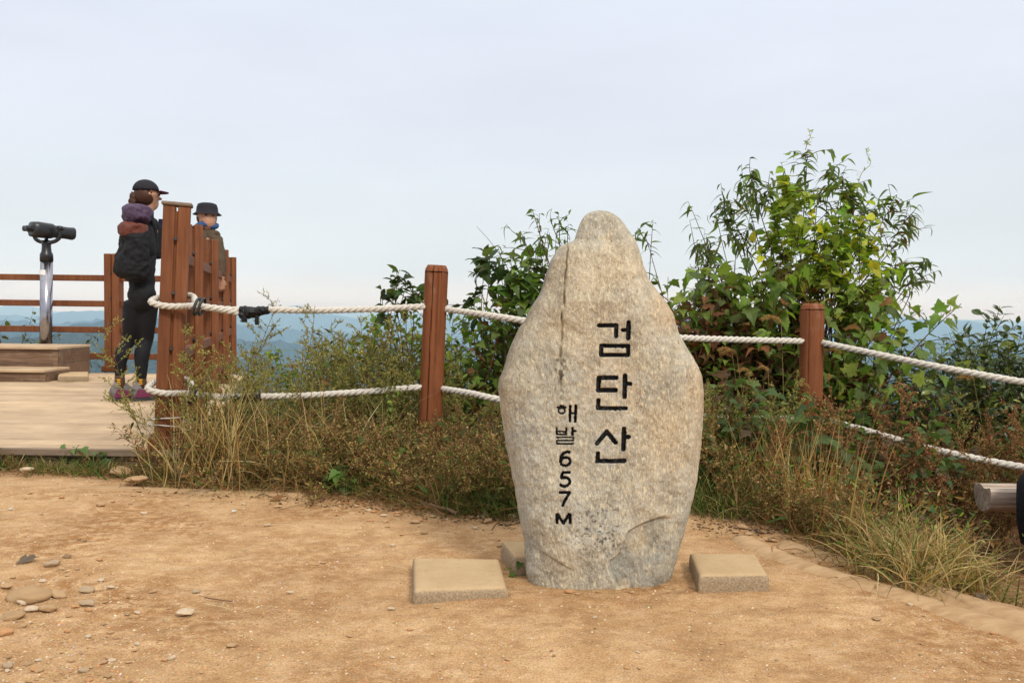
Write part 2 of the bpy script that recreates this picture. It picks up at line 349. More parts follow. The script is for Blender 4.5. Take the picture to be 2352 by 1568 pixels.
for rd in [
    ridge(2600, .34, [(-900, 880), (0, 872), (120, 856), (560, 862), (660, 890), (800, 950), (2400, 950), (3200, 900)], 3, 91),
    ridge(4200, .32, [(-900, 760), (-20, 752), (60, 762), (170, 752), (240, 745), (300, 752), (400, 790), (548, 818), (600, 812), (640, 832), (700, 862), (900, 900), (1400, 880), (2000, 860), (2350, 850), (3200, 800)], 2.4, 3),
    ridge(7500, .28, [(-900, 740), (100, 748), (170, 742), (250, 726), (320, 722), (450, 742), (560, 780), (640, 776), (700, 790), (770, 832), (1000, 850), (1500, 820), (1980, 800), (2150, 810), (2400, 790), (3200, 770)], 2.0, 17),
    ridge(13000, .22, [(-900, 735), (0, 728), (120, 736), (200, 730), (330, 716), (520, 740), (660, 752), (760, 760), (900, 775), (1300, 790), (1980, 765), (2150, 775), (2352, 762), (3200, 750)], 1.6, 29),
    ridge(21000, .2, [(-900, 716), (0, 718), (100, 720), (150, 712), (230, 712), (300, 722), (560, 722), (600, 716), (730, 717), (860, 731), (1100, 740), (1900, 740), (1985, 716), (2012, 713), (2045, 719), (2090, 729), (2160, 735), (2202, 730), (2240, 738), (2352, 744), (3200, 735)], .9, 41),
    ridge(34000, .2, [(-900, 705), (-60, 712), (20, 699), (45, 696), (80, 701), (120, 710), (300, 715), (620, 712), (660, 703), (684, 699), (712, 704), (760, 712), (860, 716), (1176, 722), (1900, 728), (2352, 733), (3200, 735)], .5, 53)]:
    zt = np.maximum(zt, rd)
zt = zt + (fbm(TT * 160, np.log(RR) * 24, 5, 61, .6) - .5) * np.minimum(RR, 11000) * .009 * (RR > 1000)
n1, n2 = RR.shape; idx = np.arange(n1 * n2).reshape(n1, n2)
Q = np.stack([idx[:-1, :-1], idx[1:, :-1], idx[1:, 1:], idx[:-1, 1:]], -1).reshape(-1, 4)
hz_ = ob('hills', mesh('hills', np.stack([XX, YY, zt], -1).reshape(-1, 3), Q, None, True, M['forest'])); tag(hz_, kind='structure')
# haze: one closed box of thin air round the whole scene
mb = MB(); mb.box((0, 0, (100 - 640) / 2), (76000, 76000, 740))
hm = bpy.data.materials.new('haze'); hm.use_nodes = True; t_ = hm.node_tree; t_.nodes.clear()
o_ = t_.nodes.new('ShaderNodeOutputMaterial'); pv = t_.nodes.new('ShaderNodeVolumePrincipled'); t_.links.new(pv.outputs[0], o_.inputs['Volume'])
HZ_D = 7.5e-5; pv.inputs['Color'].default_value = (.38, .66, 1.0, 1); pv.inputs['Absorption Color'].default_value = (1, 1, 1, 1); pv.inputs['Density'].default_value = HZ_D; pv.inputs['Anisotropy'].default_value = 0.0
hb = mb.build('haze', hm, kind='stuff')
# ------------------------------------------------------------------ the summit stone
OUT_L = [(483, 1374), (486, 1358), (493, 1345), (502, 1338), (510, 1334), (530, 1326), (552, 1319), (558, 1303), (564, 1288), (572, 1280), (600, 1264), (630, 1254), (655, 1247), (675, 1240), (705, 1221), (735, 1204), (765, 1186), (800, 1170), (840, 1158), (870, 1147), (890, 1144), (930, 1148), (980, 1154), (1030, 1164), (1110, 1180), (1190, 1194), (1240, 1203), (1300, 1207), (1340, 1213), (1360, 1226), (1390, 1232)]
OUT_R = [(483, 1380), (485, 1396), (491, 1410), (503, 1426), (525, 1441), (553, 1461), (578, 1471), (610, 1478), (640, 1490), (668, 1510), (693, 1530), (725, 1548), (765, 1560), (800, 1580), (835, 1600), (862, 1613), (910, 1617), (960, 1616), (1040, 1609), (1110, 1600), (1170, 1586), (1230, 1570), (1265, 1559), (1320, 1545), (1350, 1532), (1390, 1522)]
YS = G(1375, 1362).y + .02
BC = lambda cx, cy: (1215.2 + cx * .35, 705.6 + cy * .35)
GL = {  # strokes in crop coordinates: (polyline, width)
 'geom': ([([(458, 119), (572, 119), (570, 190)], 28), ([(612, 150), (645, 150)], 26), ([(651, 100), (649, 202)], 31), ([(472, 252), (649, 254), (648, 313), (471, 312), (472, 252)], 28)], 0),
 'dan': ([([(570, 461), (456, 461), (452, 542), (566, 541)], 31), ([(628, 448), (624, 585)], 31), ([(628, 499), (662, 501)], 27), ([(453, 607), (449, 660), (632, 661)], 28)], 0),
 'san': ([([(444, 890), (508, 814), (566, 886)], 30), ([(621, 795), (616, 927)], 31), ([(621, 844), (653, 847)], 27), ([(450, 955), (446, 1006), (624, 1004)], 29)], 0),
 'hae': ([([(184, 652), (238, 652)], 13), ([(205, 642), (222, 642)], 12), ([(212 + 21 * math.cos(a), 675 + 18 * math.sin(a)) for a in np.linspace(0, 6.283, 14)], 12), ([(267, 644), (266, 742)], 18), ([(304, 642), (301, 746)], 19), ([(267, 692), (303, 692)], 14)], 0),
 'bal': ([([(180, 790), (180, 830), (241, 830), (242, 790)], 13), ([(180, 811), (241, 811)], 11), ([(283, 788), (282, 831)], 17), ([(283, 806), (304, 806)], 13), ([(178, 849), (288, 849), (287, 868), (180, 869), (180, 889), (290, 889)], 11)], 0),
 'six': ([([(268, 945), (245, 942), (222, 952), (208, 972), (203, 1000), (208, 1022), (222, 1034), (240, 1035), (256, 1028), (267, 1015), (268, 1000), (260, 986), (244, 979), (226, 981), (212, 992), (204, 1005)], 19)], 1),
 'five': ([([(270, 1079), (219, 1079), (209, 1117), (228, 1110), (248, 1114), (262, 1126), (266, 1142), (258, 1158), (240, 1168), (220, 1167), (200, 1157)], 19)], 1),
 'seven': ([([(196, 1208), (268, 1208), (246, 1238), (228, 1272), (217, 1300)], 19)], 1),
 'em': ([([(181, 1413), (181, 1346)], 20), ([(185, 1346), (224, 1412)], 19), ([(224, 1412), (262, 1346)], 19), ([(268, 1346), (267, 1413)], 20)], 1)}
GLAB = {'geom': 'carved black syllable 검', 'dan': 'carved black syllable 단', 'san': 'carved black syllable 산', 'hae': 'small carved syllable 해', 'bal': 'small carved syllable 발',
        'six': 'carved black numeral 6', 'five': 'carved black numeral 5', 'seven': 'carved black numeral 7', 'em': 'carved black letter M'}
def seg_sdf(U, V, a, b, w, sq):
    ax, ay = a; bx, by = b; dx, dy = bx - ax, by - ay; L2 = dx * dx + dy * dy + 1e-9; L = math.sqrt(L2)
    t = ((U - ax) * dx + (V - ay) * dy) / L2
    if sq:
        along = np.abs(t - .5) * L - L / 2 - w * .12; perp = np.abs((U - ax) * dy - (V - ay) * dx) / L
        return np.maximum(along, perp - w / 2)
    t = np.clip(t, 0, 1); return np.hypot(U - ax - t * dx, V - ay - t * dy) - w / 2
def make_stone():
    vv = np.concatenate([483 + np.linspace(0, 1, 14)[:-1] ** 1.8 * 14, np.arange(497, 1391, 1.5)])
    L = np.interp(vv, [a for a, _ in OUT_L], [b for _, b in OUT_L]); Rr = np.interp(vv, [a for a, _ in OUT_R], [b for _, b in OUT_R])
    k = np.ones(5) / 5
    L[8:-8] = np.convolve(L, k, 'same')[8:-8]; Rr[8:-8] = np.convolve(Rr, k, 'same')[8:-8]
    L += (fbm(vv * .05, vv * 0, 3, 71) - .5) * 4 * sst(483, 540, vv); Rr += (fbm(vv * .05, vv * 0 + 9, 3, 73) - .5) * 4 * sst(483, 540, vv)
    N = 430; t = np.linspace(-1, 1, N); s = .45 * t + .55 * np.sin(t * math.pi / 2); s[0] = -1; s[-1] = 1
    c = (L + Rr) / 2; w = (Rr - L) / 2; U = c[:, None] + w[:, None] * s[None]; V = np.repeat(vv[:, None], N, 1)
    half = .125 * np.clip(w / 150, 0, 1) ** .8 * (1 + .15 * sst(900, 1300, vv))
    prof = np.sqrt(np.clip(1 - np.abs(s) ** 4.6, 0, 1))
    dep = half[:, None] * prof[None]
    edgefade = np.clip((1 - np.abs(s)) * 12, 0, 1)[None]
    rel = .020 * (fbm(U * .011, V * .009, 3, 81) - .5) + .011 * (fbm(U * .035, V * .03, 3, 83) - .5) + .0065 * (fbm(U * .13, V * .09, 4, 85) - .5)
    # vertical crack and the shoulder left of it
    cu = np.interp(V, [555, 600, 700, 780, 870], [1303, 1300, 1293, 1290, 1288]) + (fbm(V * .04, V * 0, 3, 87) - .5) * 8
    crk = sst(545, 575, V) * (1 - sst(850, 885, V)); rel = rel - .010 * np.exp(-((U - cu) / 2.4) ** 2) * crk * (.25 + .75 * sst(.2, .8, vn(V * .05, V * 0, 15)))
    rel = rel - .014 * sst(4, -26, U - cu) * sst(545, 570, V) * (1 - sst(640, 800, V))
    # broken scar at the lower right
    su = np.interp(V, [1180, 1196, 1206, 1215, 1250, 1272, 1288, 1320, 1345, 1362, 1390], [1530, 1482, 1462, 1443, 1428, 1417, 1398, 1401, 1420, 1445, 1470]) + (fbm(V * .08, V * 0, 3, 89) - .5) * 8
    sc = sst(-3.5, 3.5, U - su) * sst(1178, 1194, V) * (1 - sst(1500, 1575, U)); rel = rel - .016 * sc * (1 - .75 * sst(10, 150, U - su))
    # lower left ledge
    lv = np.interp(U, [1190, 1215, 1240, 1300, 1340], [1215, 1245, 1262, 1298, 1320]); led = sst(-2.5, 2.5, V - lv) * (1 - sst(1280, 1340, U)) * (1 - sst(40, 110, V - lv)); rel = rel - .006 * led
    D = {}; alls = np.full(U.shape, 99.)
    for key, (sts, sq) in GL.items():
        d = np.full(U.shape, 99.)
        for pl, wd in sts:
            q = [BC(*p) for p in pl]
            for a, b in zip(q[:-1], q[1:]): d = np.minimum(d, seg_sdf(U, V, a, b, wd * .35, sq))
        D[key] = d + (vn(U * .35, V * .35, 7) - .5) * .9; alls = np.minimum(alls, D[key])
    rel = rel - .014 * sst(1.0, -3.4, alls)
    Yw = YS + .125 - dep - rel * edgefade
    d0 = MR @ Vector((0, 0, -1)); ex = MR @ Vector((1, 0, 0)); ey = MR @ Vector((0, 1, 0))
    a = (U - CU) / F; b = (CV - V) / F
    rx = d0.x + a * ex.x + b * ey.x; ry = d0.y + a * ex.y + b * ey.y; rz = d0.z + a * ex.z + b * ey.z; tt = (YS + .125 - dep * .9) / ry
    Xw = rx * tt; Zw = H + rz * tt
    # stains and tints over the rock
    C = np.ones(U.shape + (3,))
    def st(m, col): C[...] = C * (1 - m[..., None]) + C * np.array(col) * m[..., None]
    st(sst(3.0, .8, np.abs(U - cu)) * crk * sst(.25, .75, vn(V * .06, U * .02, 5)), (.46, .41, .35))
    blot = sst(.58, .70, fbm(U * .09, V * .07, 3, 91)) * np.exp(-((U - cu) / 14) ** 2) * np.exp(-((V - 845) / 45) ** 2); st(np.clip(blot * 1.4, 0, 1), (.32, .29, .25))
    st(np.exp(-((U - 1287) / 6) ** 2 - ((V - 872) / 12) ** 2), (.42, .38, .33))
    dots = sst(.66, .72, fbm(U * .17, V * .17, 2, 93)) * np.exp(-(((U - 1370) / 75) ** 2 + ((V - 1215) / 70) ** 2)); st(np.clip(dots, 0, 1), (.25, .25, .26))
    st(sst(.78, .83, fbm(U * .22, V * .14, 2, 95)) * .5, (.45, .42, .38))
    st(.8 * sst(.1, .9, sc) * sst(.3, .6, fbm(U * .03, V * .03, 3, 97)), (.66, .72, .80))
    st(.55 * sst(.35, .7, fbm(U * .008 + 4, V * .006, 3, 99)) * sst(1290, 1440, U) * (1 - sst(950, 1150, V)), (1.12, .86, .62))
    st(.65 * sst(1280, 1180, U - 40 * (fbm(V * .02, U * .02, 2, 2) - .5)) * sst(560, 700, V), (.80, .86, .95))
    st(.7 * sst(-.90, -.985, s[None] + 0 * U) * sst(560, 640, V) * (1 - sst(880, 940, V)), (.55, .56, .58))  # darker grey strip down the left edge bevel
    st(.22 * np.exp(-((V - 500) / 28) ** 2) * sst(.35, .6, fbm(U * .05, V * .05, 3, 12)), (.6, .62, .62))
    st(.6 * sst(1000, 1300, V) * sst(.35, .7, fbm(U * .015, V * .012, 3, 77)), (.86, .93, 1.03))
    st(.5 * sst(1345, 1362, V), (1.05, .8, .55))
    V3 = np.stack([Xw, Yw, Zw], -1); n1, n2 = U.shape; idx = np.arange(n1 * n2).reshape(n1, n2)
    Q = np.stack([idx[:-1, :-1], idx[1:, :-1], idx[1:, 1:], idx[:-1, 1:]], -1).reshape(-1, 4)
    flat = V3.reshape(-1, 3); Cf = C.reshape(-1, 3)
    root = empty('summit_stone', (float(flat[:, 0].mean()), YS + .125, 0), 'tall tapering tan granite boulder carved with black Korean lettering and 657M, upright in the dirt', 'monument')
    fc = {k_: d.reshape(-1)[Q].mean(1) for k_, d in D.items()}
    used = np.zeros(len(Q), bool); off = np.array(root.location)
    for k_, d in fc.items():
        m = (d < 0) & ~used; used |= m; q = Q[m]; ids, inv = np.unique(q, return_inverse=True)
        o = ob('carved_letter', mesh('carved_letter', flat[ids] - off, inv.reshape(q.shape), None, True, M['ink']), root, (0, 0, 0)); o['label'] = GLAB[k_]
    # back of the boulder
    nb = 50; sb = np.sin(np.linspace(-1, 1, nb) * math.pi / 2); Ub = c[:, None] + w[:, None] * sb[None]
    hb_ = (half * 1.15)[:, None] * np.sqrt(np.clip(1 - np.abs(sb) ** 2.4, 0, 1))[None]
    Vb = np.repeat(vv[:, None], nb, 1); a = (Ub - CU) / F; b = (CV - Vb) / F
    rx = d0.x + a * ex.x + b * ey.x; ry = d0.y + a * ex.y + b * ey.y; rz = d0.z + a * ex.z + b * ey.z; tt = (YS + .125) / ry
    yb = YS + .125 + hb_ * (1 + .25 * (fbm(Ub * .02, Vb * .02, 3, 5) - .5)); VB = np.stack([rx * tt, yb, H + rz * tt], -1).reshape(-1, 3)
    ib = np.arange(n1 * nb).reshape(n1, nb) + len(flat); QB = np.stack([ib[:-1, :-1], ib[:-1, 1:], ib[1:, 1:], ib[1:, :-1]], -1).reshape(-1, 4)
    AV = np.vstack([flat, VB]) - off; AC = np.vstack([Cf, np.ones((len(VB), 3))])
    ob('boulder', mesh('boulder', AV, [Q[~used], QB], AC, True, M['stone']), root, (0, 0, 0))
make_stone()
# ------------------------------------------------------------------ pavers
def slab(corners_uv, ztop, h, label, seed):
    """corners of the top face (back-left, back-right, front-right, front-left)"""
    c = [G(u, v, ztop) for u, v in corners_uv]; n = 26; V = []; rs = np.random.default_rng(seed)
    s, t = np.meshgrid(np.linspace(0, 1, n), np.linspace(0, 1, n)); c = [np.array(tuple(q)) for q in c]
    B = (c[3][None, None] * (1 - s)[..., None] + c[2][None, None] * s[..., None]) * (1 - t)[..., None] + (c[0][None, None] * (1 - s)[..., None] + c[1][None, None] * s[..., None]) * t[..., None]
    cx = B.mean((0, 1)); ed = np.minimum(np.minimum(s, 1 - s), np.minimum(t, 1 - t)); wob = (fbm(s * 9 + seed, t * 9, 3, seed) - .5)
    top = B.copy(); top[..., 2] = ztop - .006 * (1 - sst(0, .05, ed)) + wob * .002
    out = (B - cx); sh = (1 - sst(0, .045, ed))[..., None] * .012; top[..., :2] -= (out * sh)[..., :2]
    rim = [(0, j) for j in range(n)] + [(i, n - 1) for i in range(1, n)] + [(n - 1, j) for j in range(n - 2, -1, -1)] + [(i, 0) for i in range(n - 2, 0, -1)]
    V = list(top.reshape(-1, 3)); F_ = [(i * n + j, i * n + j + 1, (i + 1) * n + j + 1, (i + 1) * n + j) for i in range(n - 1) for j in range(n - 1)]
    rows = 7; st = len(V)
    for r in range(1, rows + 1):
        for k, (i, j) in enumerate(rim):
            f = r / rows; b = B[i, j]; d = b - cx; d = d / np.linalg.norm(d); q = b.copy(); q[2] = ztop - .008 - (h - .008) * f
            q[:2] += d[:2] * (.003 * (rs.random() - .5) + .003 * math.sin(f * 3)); V.append(q)
    m = len(rim)
    for k, (i, j) in enumerate(rim):
        k2 = (k + 1) % m; i2, j2 = rim[k2]; F_.append((i2 * n + j2, i * n + j, st + k, st + k2))
        for r in range(rows - 1): F_.append((st + r * m + k2, st + r * m + k, st + (r + 1) * m + k, st + (r + 1) * m + k2))
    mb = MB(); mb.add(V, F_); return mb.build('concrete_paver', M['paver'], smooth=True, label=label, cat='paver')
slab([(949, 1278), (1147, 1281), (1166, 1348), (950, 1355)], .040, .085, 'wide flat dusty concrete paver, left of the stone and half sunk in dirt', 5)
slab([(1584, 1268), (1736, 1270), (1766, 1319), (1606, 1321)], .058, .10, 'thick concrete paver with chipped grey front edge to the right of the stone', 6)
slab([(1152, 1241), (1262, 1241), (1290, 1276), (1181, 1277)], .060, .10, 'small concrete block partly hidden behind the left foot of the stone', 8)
# ------------------------------------------------------------------ round posts
def round_post(ub, vb, ut, vt, Yb, Yt, rpx, label, seed, crk):
    top = P(ut, vt, Yt); bot = P(ub, vb, Yb); bot = bot + (bot - top) * .25
    r0 = rpx / F * Yt; n = 110; rows = 90; rs = np.random.default_rng(seed); V = []; ang = np.arange(n) * 2 * np.pi / n
    ax = (top - bot).normalized(); e1 = ax.cross(Vector((0, 1, 0))).normalized(); e2 = e1.cross(ax)
    hs = list(np.linspace(0, 1, rows)) + [1.0] * 4; ins = [0] * rows + [.18, .38, .75, .999]; hs[rows - 1] = .985; hs[rows - 2] = .972
    L = (top - bot).length
    V = []; C = []
    for k, (h, i_) in enumerate(zip(hs, ins)):
        c = bot + (top - bot) * h
        for a in ang:
            r = r0 * (1 + .025 * math.sin(a * 2 + seed) + .02 * float(vn(a * 2, h * 5, seed) - .5)); col = 1.
            for ca, ch, cdp in crk:
                aa = ca + .10 * float(vn(h * 6, seed, 3) - .5); dd = abs((a - aa + math.pi) % (2 * math.pi) - math.pi)
                if h > ch and dd < .045: r -= cdp * min(1, (h - ch) * 9)
            if k >= rows - 1: r *= (1 - .03)
            r *= 1 - i_; V.append(c + (e1 * math.cos(a) + e2 * math.sin(a)) * r + ax * (.004 if i_ > .1 else 0)); C.append((col,) * 3)
    F_ = []
    for k in range(len(hs) - 1):
        for j in range(n): F_.append((k * n + j, k * n + (j + 1) % n, (k + 1) * n + (j + 1) % n, (k + 1) * n + j))
    mb = MB(); mb.add(V, F_); o = mb.build('rope_post', M['post'], smooth=True, label=label, cat='post', group='round posts of the rope fence'); return o
Y1, Y2 = 4.35, 4.45
round_post(984, 1046, 1003.5, 611, Y1, Y1, 26.5, 'leaning reddish brown log post with a long crack, left of the stone', 3, [(4.93, .22, .020), (4.42, .50, .010), (4.12, .80, .009), (5.6, .3, .008)])
round_post(1858, 1100, 1866, 698, Y2, Y2, 26.0, 'scuffed brown log post standing in tall grass, right of the stone', 8, [(4.35, .93, .009), (5.3, .6, .005)])
# ------------------------------------------------------------------ ropes
def rope_mesh(mb, pts, R=.0165, pitch=.10, k=10):
    c = catmull(pts, 14); seg = np.linalg.norm(np.diff(c, axis=0), axis=1); s = np.concatenate([[0], np.cumsum(seg)]); n = max(8, int(s[-1] / .009)); q = np.linspace(0, s[-1], n)
    c = np.stack([np.interp(q, s, c[:, i]) for i in range(3)], 1); T = np.gradient(c, axis=0); T /= np.linalg.norm(T, axis=1)[:, None]
    up = np.array([0, 0, 1.]); A = np.cross(T, up); A /= np.linalg.norm(A, axis=1)[:, None] + 1e-9; B = np.cross(A, T)
    for i in range(3):
        th = q / pitch * 2 * np.pi + i * 2.0944; h = R * .52
        mb.tube(c + h * (np.cos(th)[:, None] * A + np.sin(th)[:, None] * B), R * .56, 7)
def lump(mb, pts, r, seed, n=14, squash=1.):
    c = catmull(pts, 8); V, Q_ = tube(c, r if np.ndim(r) == 0 else np.interp(np.linspace(0, 1, len(c)), np.linspace(0, 1, len(r)), r), n)
    ctr = np.repeat(c, n, 0); d = V - ctr; f = 1 + .35 * (fbm(V[:, 0] * 60, V[:, 2] * 60 + V[:, 1] * 30, 3, seed) - .5) * 2; V = ctr + d * f[:, None]
    mb.add(V, [list(x) for x in Q_] + [list(range(n))[::-1], list(range(len(V) - n, len(V)))])
LEAN = .045; DZ_ = .10; NPY = G(385, 1028, .10).y; NPX = G(385, 1028, .10).x
def rope(name, label, ring, dbl, taper, left, right, yR, vh):
    root = empty(name, (P(700, 710, 4.2).x, 4.2, 0), label, 'rope'); yr_ = NPY - .14
    mb = MB(); zt = P(*ring, yr_).z; px, py = NPX + LEAN * (zt - DZ_), NPY
    wrap = [P(ring[0], ring[1], yr_), Vector((px + .085, py - .085, zt)), Vector((px, py - .088, zt - .0)), Vector((px - .085, py - .075, zt + .02)), Vector((px - .09, py + .07, zt + .05)), Vector((px + .02, py + .085, zt + .06)), Vector((px + .09, py + .04, zt + .05)), P(ring[0] + 2, ring[1] - 2, yr_)]
    rope_mesh(mb, [P(*dbl, 4.26)] + wrap + [P(*taper[0], 4.26)] + left + right)
    mb.build('rope_strand', M['rope'], root, smooth=True)
    mb = MB(); c = P(*ring, yr_ + .01); 
    for dx in (-.012, .012):
        mb.tube([c + Vector((dx + .012 * math.sin(a), .036 * math.cos(a), .042 * math.sin(a))) for a in np.linspace(0, 6.283, 16)], .007, 6)
    mb.build('ring_clamp', M['clamp'], root, smooth=True)
    return root
def tapewrap(root, pts, Y, r, flaps):
    mb = MB(); lump(mb, [P(u, v, Y) for u, v in pts], r, 5)
    for (u, v, w, h) in flaps: mb.box(P(u, v + h / 2, Y - .02), (w / F * Y, .012, h / F * Y), Matrix.Rotation(.15, 3, 'Z'), .003)
    mb.build('tape_wrap', M['tape'], root, smooth=False)
lf = [P(620, 711, 4.27), P(700, 713, 4.28), P(780, 712, 4.29), P(870, 709, 4.3), P(972, 704, 4.32), P(1000, 706, 4.42)]
rt = [P(1028, 711, 4.33), P(1110, 722, 4.2), P(1208, 737, 4.1), P(1320, 752, 4.1), P(1450, 765, 4.15), P(1560, 775, 4.25), P(1700, 780, 4.35), P(1836, 783, 4.42), P(1866, 785, 4.54), P(1893, 788, 4.40), P(1990, 808, 4.25), P(2110, 833, 4.1), P(2230, 856, 3.98), P(2352, 877, 3.88), P(2480, 893, 3.8), P(2700, 905, 3.75)]
r1 = rope('upper_rope', 'upper white twisted rope strung between the posts above the weeds', (458, 704), (558, 719), [(550, 712)], lf, rt, 0, 0)
tapewrap(r1, [(552, 716), (575, 717), (595, 716), (618, 711)], 4.262, [.030, .032, .026, .019], [(561, 722, 13, 18), (590, 724, 9, 22)])
lf = [P(620, 910, 4.27), P(700, 908, 4.28), P(780, 903, 4.29), P(870, 897, 4.3), P(963, 889, 4.32), P(992, 890, 4.42)]
rt = [P(1018, 893, 4.33), P(1080, 903, 4.2), P(1150, 917, 4.1), P(1320, 935, 4.1), P(1450, 945, 4.15), P(1560, 953, 4.25), P(1700, 959, 4.35), P(1830, 962, 4.42), P(1862, 962, 4.55), P(1888, 964, 4.40), P(1960, 980, 4.28), P(2100, 1020, 4.1), P(2230, 1050, 3.98), P(2352, 1072, 3.88), P(2480, 1090, 3.8), P(2700, 1102, 3.75)]
r2 = rope('lower_rope', 'lower white twisted rope half buried in the dry weeds', (446, 906), (520, 915), [(520, 911)], lf, rt, 0, 0)
tapewrap(r2, [(530, 913), (552, 915), (565, 912), (578, 913), (600, 911)], 4.262, [.017, .020, .014, .021, .019], [])
# ------------------------------------------------------------------ deck
DZ = .10; M['gapshade'] = m_plain('deck_gap_shade', (.03, .022, .016), .9)  # near-black colour standing in for shade below the deck boards
deckL = -9.; fy = G(200, 1030, DZ).y; fr = G(402, 1030, DZ).x
bl = G(150, 857, DZ).y + .06
def railx(y): return NPX + (y - NPY) / (9.2 - NPY) * (P(528, 700, 9.2).x - NPX)
root = empty('viewing_deck', (-4, 5, 0), 'low tan plank viewing deck at the left behind the dirt path', 'deck')
mb = MB(); y = fy; k = 0
while y < bl:
    w = .135; xr = railx(y) + .14
    mb.box(((deckL + xr) / 2, y + w / 2, DZ - .0125), (xr - deckL, w - .016, .025), None, .003); y += w; k += 1
mb.build('deck_boards', M['deck'], root)
mb = MB(); mb.box(((deckL + railx(6)) / 2 - .4, (fy + bl) / 2, DZ - .06), (railx(6) - deckL - .6, bl - fy - .12, .05)); mb.build('gap_shade_sheet', M['gapshade'], root)  # one dark sheet added below so the plank gaps read as shaded lines
mb = MB(); mb.box(((deckL + fr) / 2 + .05, fy - .014, DZ - .017), (fr - deckL + .1, .026, .038), None, .004); mb.build('edge_trim', M['trim'], root)
mb = MB()
for i in range(9): mb.box(((deckL + fr) / 2, fy + .02, DZ - .045 - i * .014), (fr - deckL, .02, .010), None, .002)
mb.box(((deckL + fr) / 2, fy + .034, DZ - .10), (fr - deckL, .02, .13)); mb.build('fascia', M['trim'], root)
mb = MB(); a = Vector((fr, fy + .03, DZ - .12)); b2 = Vector((railx(bl) + .13, bl, DZ - .12)); d = b2 - a; ang = math.atan2(d.x, d.y)
mb.box((a + b2) / 2 + Vector((0.03, 0, 0)), (.03, d.length, .19), Matrix.Rotation(-ang, 3, 'Z')); mb.build('side_board', M['trim'], root)
# railings
def grooved_post(root, x, y, z0, h, rz, w=.075, gap=.012, dp=.13, name='post', lean=0.):
    R0 = Matrix.Rotation(rz, 3, 'Z'); Rm = Matrix.Rotation(lean, 3, 'Y') @ R0; b0 = Vector((x, y, z0)); at_ = lambda a, c, d: b0 + Rm @ Vector((a, c, d)); mb = MB()
    for s in (-1, 1): mb.box(at_(s * (w + gap) / 2, 0, h / 2), (w, dp, h), Rm, .004)
    mb.box(at_(0, 0, h / 2 - .01), (gap + .004, dp - .04, h - .03), Rm)
    mb.box(b0 + Vector((0, 0, .035)), (2 * w + gap + .05, dp + .05, .07), R0, .008)
    p = mb.build(name, M['brown'], root)
    for zz in (.26, .53, .82, 1.1): mb = MB(); mb.tube([at_(0, -dp / 2 + .01, zz), at_(0, -dp / 2 - .008, zz)], .009, 8); mb.build('bolt', M['clamp'], p)
    return p
RY = 9.23; zr = (.17, .465, .755, 1.04)
root = empty('back_railing', (-4.1, RY, DZ), 'brown four-rail timber railing along the far side of the deck', 'railing')
px_ = [P(262, 700, RY).x, P(528, 700, RY).x]; pxs = [px_[0] - 2.45, px_[0] - 1.225 * 4, px_[0], px_[1]]
for x in pxs[:3]: grooved_post(root, x, RY, DZ, 1.31, 0)
xx = sorted(pxs)
for a, b2 in zip(xx[:-1], xx[1:]):
    for z in zr: mb = MB(); mb.box(((a + b2) / 2, RY, DZ + z), (b2 - a - .162, .04, .068), None, .005); mb.build('rail', M['brown'], root)
root = empty('side_railing', (NPX, NPY, DZ), 'brown timber railing running back along the right side of the deck', 'railing')
dirn = Vector((railx(9.2) - railx(NPY), 9.2 - NPY)); ra = math.atan2(-dirn.x, dirn.y)
ly = [NPY, 5.55, 6.8, 8.0, RY]
for i, yy in enumerate(ly):
    p = grooved_post(root, railx(yy), yy, DZ, 1.27 if i == 0 else 1.29, -.33 * -1 if i == 0 else ra + .25, w=.060 if i == 0 else .055, dp=.10 if i == 0 else .09, lean=LEAN if i == 0 else 0)
    if i == 0:
        mb = MB(); mb.box((railx(yy) + LEAN * 1.285, yy, DZ + 1.28), (.15, .12, .02), Matrix.Rotation(LEAN, 3, 'Y') @ Matrix.Rotation(.33, 3, 'Z'), .006); mb.build('post_cap', M['trim'], p)
for a, b2 in zip(ly[:-1], ly[1:]):
    for z in zr:
        mb = MB(); A = Vector((railx(a), a + .08, DZ + z)); B_ = Vector((railx(b2), b2 - .08, DZ + z)); mb.box((A + B_) / 2, (.04, (B_ - A).length, .068), Matrix.Rotation(ra, 3, 'Z'), .005); mb.build('rail', M['brown'], root)
# white binding string round the near post
mb = MB(); c = Vector((NPX, NPY, 0))
for k in range(2):
    z = G(0, 0).z + P(385, 964 + k * 11, NPY - .08).z
    mb.tube([c + Vector((sx * .082 + LEAN * (z - DZ), sy * .068, z + (.012 if sx > 0 else 0) * (1 - 2 * k))) for sx, sy in ((-1, -1), (1, -1), (1, 1), (-1, 1), (-1, -1))], .0025, 5)
mb.build('binding_string', M['white'], smooth=True, label='thin white string tied twice round the foot of the near deck post', cat='string')
# steps
root = empty('wooden_step_box', (G(60, 877, DZ)), 'weathered two-step wooden platform in front of the binoculars', 'steps')
fl = G(103, 877, DZ); sy = fl.y; sx = fl.x; bx = G(131, 868, DZ)
mb = MB(); ux = bx.x + .012; uy = sy + .42; h1 = .115; h2 = .315; dpt = .62; wl = 2.2
tm = MB(); tm.box((sx - wl / 2 + .01, sy + .2, DZ + h1 - .0125), (wl, .46, .025), None, .004); tm.build('tread', M['deck'], root)
tm = MB(); tm.box((ux - wl / 2 + .02, uy + dpt / 2 - .02, DZ + h2 - .0125), (wl, dpt + .04, .025), None, .004); tm.build('tread', M['deck'], root)
for zz, hh, yy, xx_ in ((h1 / 2 - .014, h1 - .03, sy, sx),): mb.box((xx_ - wl / 2, yy + .012, DZ + zz), (wl - .09, .024, hh), None, .003); mb.box((xx_ - .02, yy + .01, DZ + zz), (.05, .03, hh), None, .003); mb.box((xx_ + .005, yy + .22, DZ + zz), (.024, .39, hh), None, .003)
